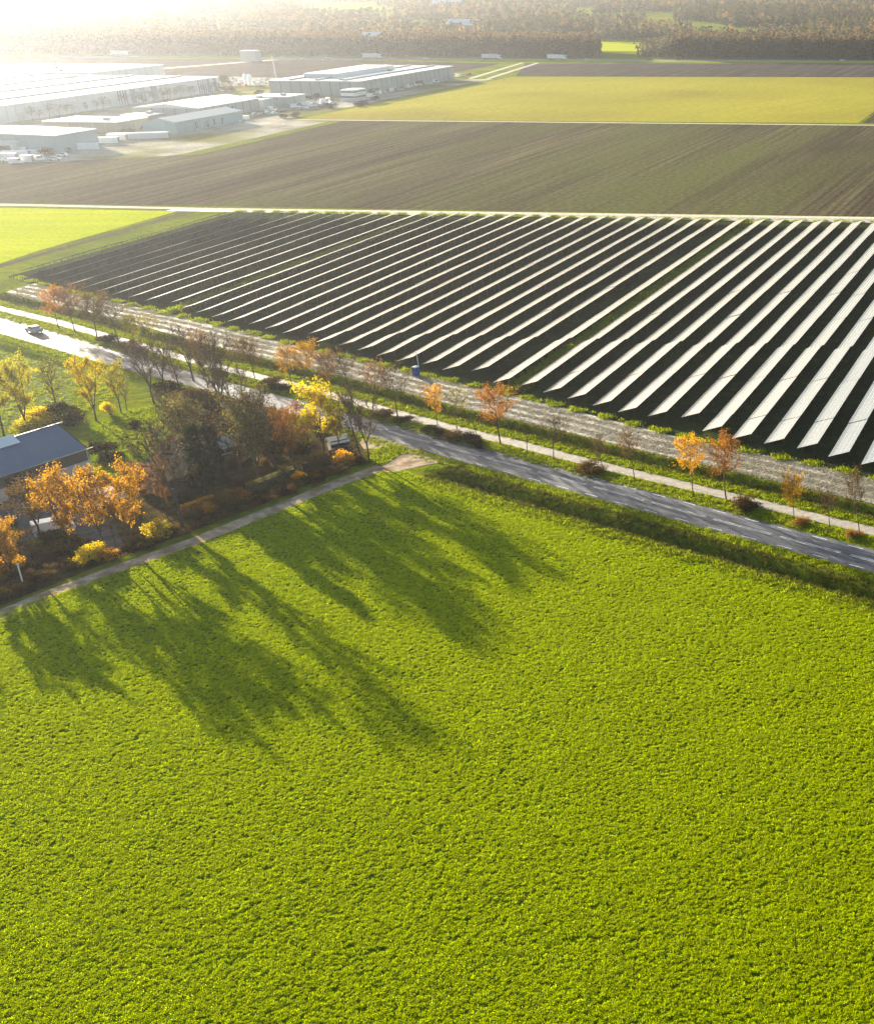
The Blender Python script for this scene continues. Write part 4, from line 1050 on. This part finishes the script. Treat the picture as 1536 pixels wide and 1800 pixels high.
hall('factory_hall', 'grey low workshop left of the rounded office', 705, 722, -462, -440, 5.5, M['wallg'], M['wallw'], doors=[(4,4,3.5,'f')])
def office():
    u0, v1 = 739, -421.5; x, y = W(u0, v1); root = empty('office_building', (x, y, 0), R(90)-TH, 'small white office with rounded corner and dark window bands by the factory', 'office building'); root.scale = (.66,.66,.75)
    b = MB(); P = []
    for k in range(7): t = R(90)*k/6+R(180); P.append((3+3*math.cos(t), 3+3*math.sin(t)))
    P = P+[(18,0),(18,12),(0,12)]
    b2 = [(p[0], p[1]) for p in P]
    def slab(z0, z1, nm, mat, grow_=0.):
        q = MB(); n = len(b2); q.v += [(x_*(1+grow_)-grow_*6, y_*(1+grow_)-grow_*6, z0) for x_, y_ in b2]+[(x_*(1+grow_)-grow_*6, y_*(1+grow_)-grow_*6, z1) for x_, y_ in b2]
        q.f.append(tuple(range(n-1,-1,-1))); q.f.append(tuple(range(n,2*n))); q.m += [0,0]
        for i in range(n): j=(i+1)%n; q.f.append((i,j,n+j,n+i)); q.m.append(0)
        q.build(nm, mat, root)
    slab(0, 2.6, 'wall', M['wallw']); slab(2.6, 3.8, 'window', M['darkwin'], -.02); slab(3.8, 6.2, 'upper_wall', M['white'], .03); slab(6.2, 7.2, 'window', M['darkwin'], -.02); slab(7.2, 8.2, 'roof', M['white'], .02)
    return root
office()
def simple_box(name, label, px, L, D, H, mat, roofm, cat='building', rz=None):
    x, y = G(*px); root = empty(name, (x, y, 0), R(90)-TH if rz is None else rz, label, cat)
    b = MB(); b.box(-D/2, D/2, -L/2, L/2, 0, H-.3); b.build('wall', mat, root)
    b = MB(); b.box(-D/2-.2, D/2+.2, -L/2-.2, L/2+.2, H-.3, H); b.build('roof', roofm, root)
    b = MB(); b.box(-D/2-.06, -D/2-.01, -L/6, L/6, .2, H*.4); b.build('door', M['wallg'], root)
simple_box('pump_house', 'small grey block building standing alone before the motorway', (443,108), 12, 8, 8, M['wallg'], M['wallg'])
for px, lab in [((434,150),'left one of two short white silos'),((442,150),'right one of two short white silos')]:
    x, y = G(*px); root = empty('silo', (x, y, 0), 0, lab+' behind the huge hall', 'silo')
    b = MB(); b.cyl((0,0), 1.1, 0, 6, 16); b.build('tank', M['white'], root, True)
    b = MB(); b.tube([(0,0,6),(0,0,6.8)],[1.1,.2],16,0,True); b.build('cap', M['white'], root)
# yards: parked vehicles and stacked containers
EG = 'vehicles parked on the industrial estate'
r = random.Random(5)
PAINT = [M['white'], M['white'], M['silver'], M['white'], M['red'], M['roofw'], M['darksteel']]
def box_container(px, L, mat, label, rz=0.):
    x, y = G(*px); root = empty('container', (x, y, 0), rz, label, 'container', 'containers and trailers on the industrial estate')
    b = MB(); b.box(-L/2, L/2, -1.2, 1.2, .15, 2.7)
    b.build('shell', mat, root)
    b = MB()
    for k in range(int(L/.6)): b.box(-L/2+.2+k*.6, -L/2+.4+k*.6, -1.24, -1.2, .25, 2.6); b.box(-L/2+.2+k*.6, -L/2+.4+k*.6, 1.2, 1.24, .25, 2.6)
    b.build('ribs', mat, root)
    b = MB(); b.box(L/2, L/2+.05, -1.1, 1.1, .25, 2.6); b.build('door', M['steel'], root)
for px, L, mt, lab in [((3,282),12,'white','white trailer at the bottom left of the estate'),((30,277),10,'white','white trailer just right of the corner trailer'),((42,269),9,'white','white trailer above the second one at the left'),((125,264),22,'white','long white trailer in front of the teal roofed hall'),((172,252),10,'orangep','orange container right of the teal roofed hall'),((190,252),9,'white','white container beside the orange container'),((150,255),8,'white','small white container left of the orange one'),((208,247),8,'roofw','pale container near the tan yard'),((246,244),24,'roofw','long low pale shed roof by the brown field'),((50,285),4,'white','small white box trailer by the field edge')]:
    box_container(px, L, M[mt], lab, r.uniform(-.1,.25))
yards = [(58,272),(66,276),(76,266),(82,270),(92,262),(100,268),(68,283),(14,284),(400,213),(408,211),(418,215),(425,209),(432,211),(440,208),(470,199),(540,186),(552,182),(560,186),(572,181),(585,183),(590,178),(648,171),(655,170),(682,163),(690,161),(697,160),(703,159),(712,155),(722,153),(735,151),(803,136),(812,134),(824,132),(520,190),(528,186),(535,192),(548,188),(562,180),(566,187),(577,178),(450,203),(462,204),(474,195),(482,201),(490,196),(425,146),(433,152),(448,146),(410,152),(465,146),(476,150),(664,166),(672,164),(706,157),(728,152),(744,149),(752,148),(765,146),(778,143),(112,275),(30,288),(46,279),(400,145),(415,142),(460,143),(470,141),(455,150),(420,150),(98,282)]
def zone(px):
    x, y = px
    if x < 120: return 'in the yard at the left edge'
    if y < 165 and x < 480: return 'right of the huge hall'
    if x < 480: return 'right of the blue grey hall'
    if x < 600: return 'left of the rounded office'
    if x < 790: return 'along the large factory side wall'
    return 'beyond the far factory corner'
def yard_label(px, what):
    same = sorted([q for q in yards if zone(q) == zone(px)]); return 'parked %s, %s from the left %s' % (what, ORD[same.index(px)], zone(px))
for k, px in enumerate(yards):
    x, y = G(*px)
    o = car((x, y, .03), r.uniform(0, 3.1), PAINT[k%len(PAINT)], yard_label(px, 'car'), group=EG) if k % 3 else car((x, y, .03), r.uniform(0,3.1), M['white'], yard_label(px, 'van'), 'van', EG, van=True)
# bare trees along the big hall and shrubs round the estate
for k in range(26):
    u = 632+k*6.4+r.uniform(-1.5,1.5); v = -529+r.uniform(-.8,.8)
    tree('thin', None, None, 'scrub', '%s bare tree from the right end of the huge striped hall wall' % ORD[25-k], 'bare trees along the huge distribution hall', 'avenue_tree', 1.3, height=r.uniform(4.5,6.5), world=W(u, v))
BW = ['right of the huge hall corner, upper one','right of the huge hall corner, lower one','left of the car park cars, first','left of the car park cars, second','in front of the rounded office, left','in front of the rounded office, right','by the grey workshop corner','behind the grey low workshop','below the car park','right of the rounded office','before the teal roofed hall, right one','before the teal roofed hall, left one','between the trailers and the tan yard','in the green gap left of the blue hall','at the left end of the blue hall','behind the white pitched hall','between yellow field and workshop, right','between yellow field and workshop, left']
for k, (px, h) in enumerate([((392,143),7),((396,160),5),((545,175),4),((555,172),4),((630,187),4),((640,184),4),((468,188),5),((455,165),4),((580,190),5),((660,176),4),((110,268),5),((85,272),5),((135,262),6),((225,240),6),((262,232),6),((410,160),5),((520,205),4),((500,208),4)]):
    bush(px, h*.6, h*.9, 'scrub', 'scrubby bush %s on the estate edge' % BW[k], 'bushes round the industrial yards', 'yard_bush')

# ------------------------------------------------------------------ woods beyond the motorway
def far_tree(seed, mat, H=17., Wd=4.2, n=90, ls=1.3, low=None, split=.72):
    r = random.Random(seed); b = MB()
    b.tube([(0,0,-.5),(0,0,H*.75)], [.3,.12], 4, 1)
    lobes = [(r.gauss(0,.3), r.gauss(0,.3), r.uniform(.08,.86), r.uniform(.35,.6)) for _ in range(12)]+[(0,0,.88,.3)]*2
    for _ in range(n):
        x, y, z, q = r.choice(lobes); d = Vector((r.gauss(0,1), r.gauss(0,1), r.gauss(0,1))).normalized()*q*r.uniform(.5,1.)
        p = Vector(((x+d.x)*Wd*.62, (y+d.y)*Wd*.62, max(.8, z*H+d.z*Wd*.8)))
        a = Vector((r.gauss(0,1), r.gauss(0,1), r.gauss(0,1))).normalized(); o = a.orthogonal().normalized(); c = a.cross(o); s = ls*r.uniform(.5,1.2)/2
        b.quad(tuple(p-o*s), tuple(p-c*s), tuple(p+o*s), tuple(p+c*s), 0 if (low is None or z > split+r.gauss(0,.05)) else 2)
    return proto_object('wood_tree_source', b.mesh('wood_tree_mesh', [mat, M['bark']]+([low] if low else [])))
wmat = [leaf_mat('wood orange', (.20,.13,.055), (.27,.19,.08), .4), leaf_mat('wood brown', (.10,.085,.05), (.15,.125,.06), .35), leaf_mat('wood green', (.07,.085,.035), (.12,.12,.045), .35), leaf_mat('wood grey', (.09,.085,.07), (.13,.115,.09), .3), leaf_mat('wood yellow', (.24,.20,.08), (.20,.17,.08), .4)]
low_shade = leaf_mat('wood lower crown painted shade', (.035,.042,.028), (.06,.062,.036), .2)  # dark lower crowns: shade on the wood's face put into the colour
W1 = [far_tree(i, wmat[0], n=190, Wd=3.8, low=low_shade) for i in range(3)] + [far_tree(9, wmat[1], n=190, Wd=3.8, low=low_shade, split=.8)]
W2 = [far_tree(20+i, m, n=130, low=low_shade, split=.45) for i, m in enumerate((wmat[1], wmat[1], wmat[2], wmat[3], wmat[0], wmat[4], wmat[3]))]
def belt(name, u0, u1, v0, v1, step, protos, h0, h1, label, wts=None, wide=1.2, cut=0.):
    us = np.arange(u0, u1, step); vs = np.arange(v0, v1, step); uu, vv = np.meshgrid(us, vs); uu = uu.ravel()+RNG.uniform(-.35,.35,uu.size)*step; vv = vv.ravel()+RNG.uniform(-.35,.35,vv.size)*step
    if cut: kk = vv < v1-(uu-u0)*cut; uu = uu[kk]; vv = vv[kk]
    P = uu[:,None]*EU+vv[:,None]*EV; n = len(P); s = RNG.uniform(h0, h1, n)/17.
    pk = RNG.choice(len(protos), n, p=wts)
    return scatter(name, np.column_stack([P, np.zeros(n)]), RNG.uniform(0,6,n), np.column_stack([s*wide, s*wide, s]), pk, protos, label)
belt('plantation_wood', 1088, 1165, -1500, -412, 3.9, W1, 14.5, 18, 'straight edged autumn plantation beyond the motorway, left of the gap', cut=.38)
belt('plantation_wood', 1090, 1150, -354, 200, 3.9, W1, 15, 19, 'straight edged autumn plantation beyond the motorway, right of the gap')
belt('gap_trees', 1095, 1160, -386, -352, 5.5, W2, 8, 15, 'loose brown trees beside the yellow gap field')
sheet('gap_field', UV([(1165,-448),(1165,-408),(1290,-440),(1290,-486)]), .03, M['bright_field'])
def far_woods():
    n = 52000
    v = RNG.uniform(-1900, 320, n); u = 1175+RNG.random(n)**1.25*2300
    def nz(a, b, s, k): return np.sin(a*s+k)*np.sin(b*s*1.3+k*2)+.6*np.sin(a*s*2.3+b*s*1.7+k)+.4*np.sin(a*s*.7-b*s*3.1+k*3)
    dens = nz(u*.6, v, .012, 1.)
    keep = (dens > (-.42 + .5*smooth((-v-300)/900))) & ~((u < 1300) & (v > -492) & (v < -404) & (u > 1165))
    u = u[keep]; v = v[keep]; n = len(u); P = u[:,None]*EU+v[:,None]*EV
    tone = nz(u, v, .006, 4.); pk = np.clip(((tone+2)/4*7+RNG.normal(0,1.2,n)), 0, 6).astype(int)
    s = RNG.uniform(9, 19, n)/17.
    print('far trees', n)
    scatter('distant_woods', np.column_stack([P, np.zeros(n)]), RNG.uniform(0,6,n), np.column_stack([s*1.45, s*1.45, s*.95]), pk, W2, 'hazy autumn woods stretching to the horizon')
far_woods()
for px, L, lab in [((1117,14),34,'white roofed farm building in the distant woods'),((820,66),30,'pale roof at the far wood edge left of the gap'),((790,22),40,'long pale roof in the hazy woods'),((660,95),14,'small white roof at the wood edge by the motorway')]:
    x, y = G(*px); root = empty('distant_building', (x, y, 0), -TH, lab, 'building')
    b = MB(); b.box(-L/2, L/2, -8, 8, 0, 12); b.build('wall', M['wallt'], root)
    b = MB(); b.quad((-L/2-1,-9,11.5),(L/2+1,-9,11.5),(L/2+1,0,17),(-L/2-1,0,17)); b.quad((-L/2-1,9,11.5),(L/2+1,9,11.5),(L/2+1,0,17),(-L/2-1,0,17)); b.build('roof', M['roofw'], root)

# ------------------------------------------------------------------ haze: one closed box of even air
def haze():
    b = MB(); b.box(-2600, 900, -350, 3700, -3.0, CAM_H+6); o = b.build('haze', []); tag(o, 'thin bright haze over the fields', kind='stuff')
    m = bpy.data.materials.new('haze air'); m.use_nodes = True; nt = m.node_tree; nt.nodes.clear()
    out = nt.nodes.new('ShaderNodeOutputMaterial'); pv = nt.nodes.new('ShaderNodeVolumePrincipled')
    pv.inputs['Color'].default_value = (.36,.38,.42,1); pv.inputs['Density'].default_value = .00012; pv.inputs['Anisotropy'].default_value = .79
    nt.links.new(pv.outputs[0], out.inputs['Volume']); o.data.materials.append(m)
haze()
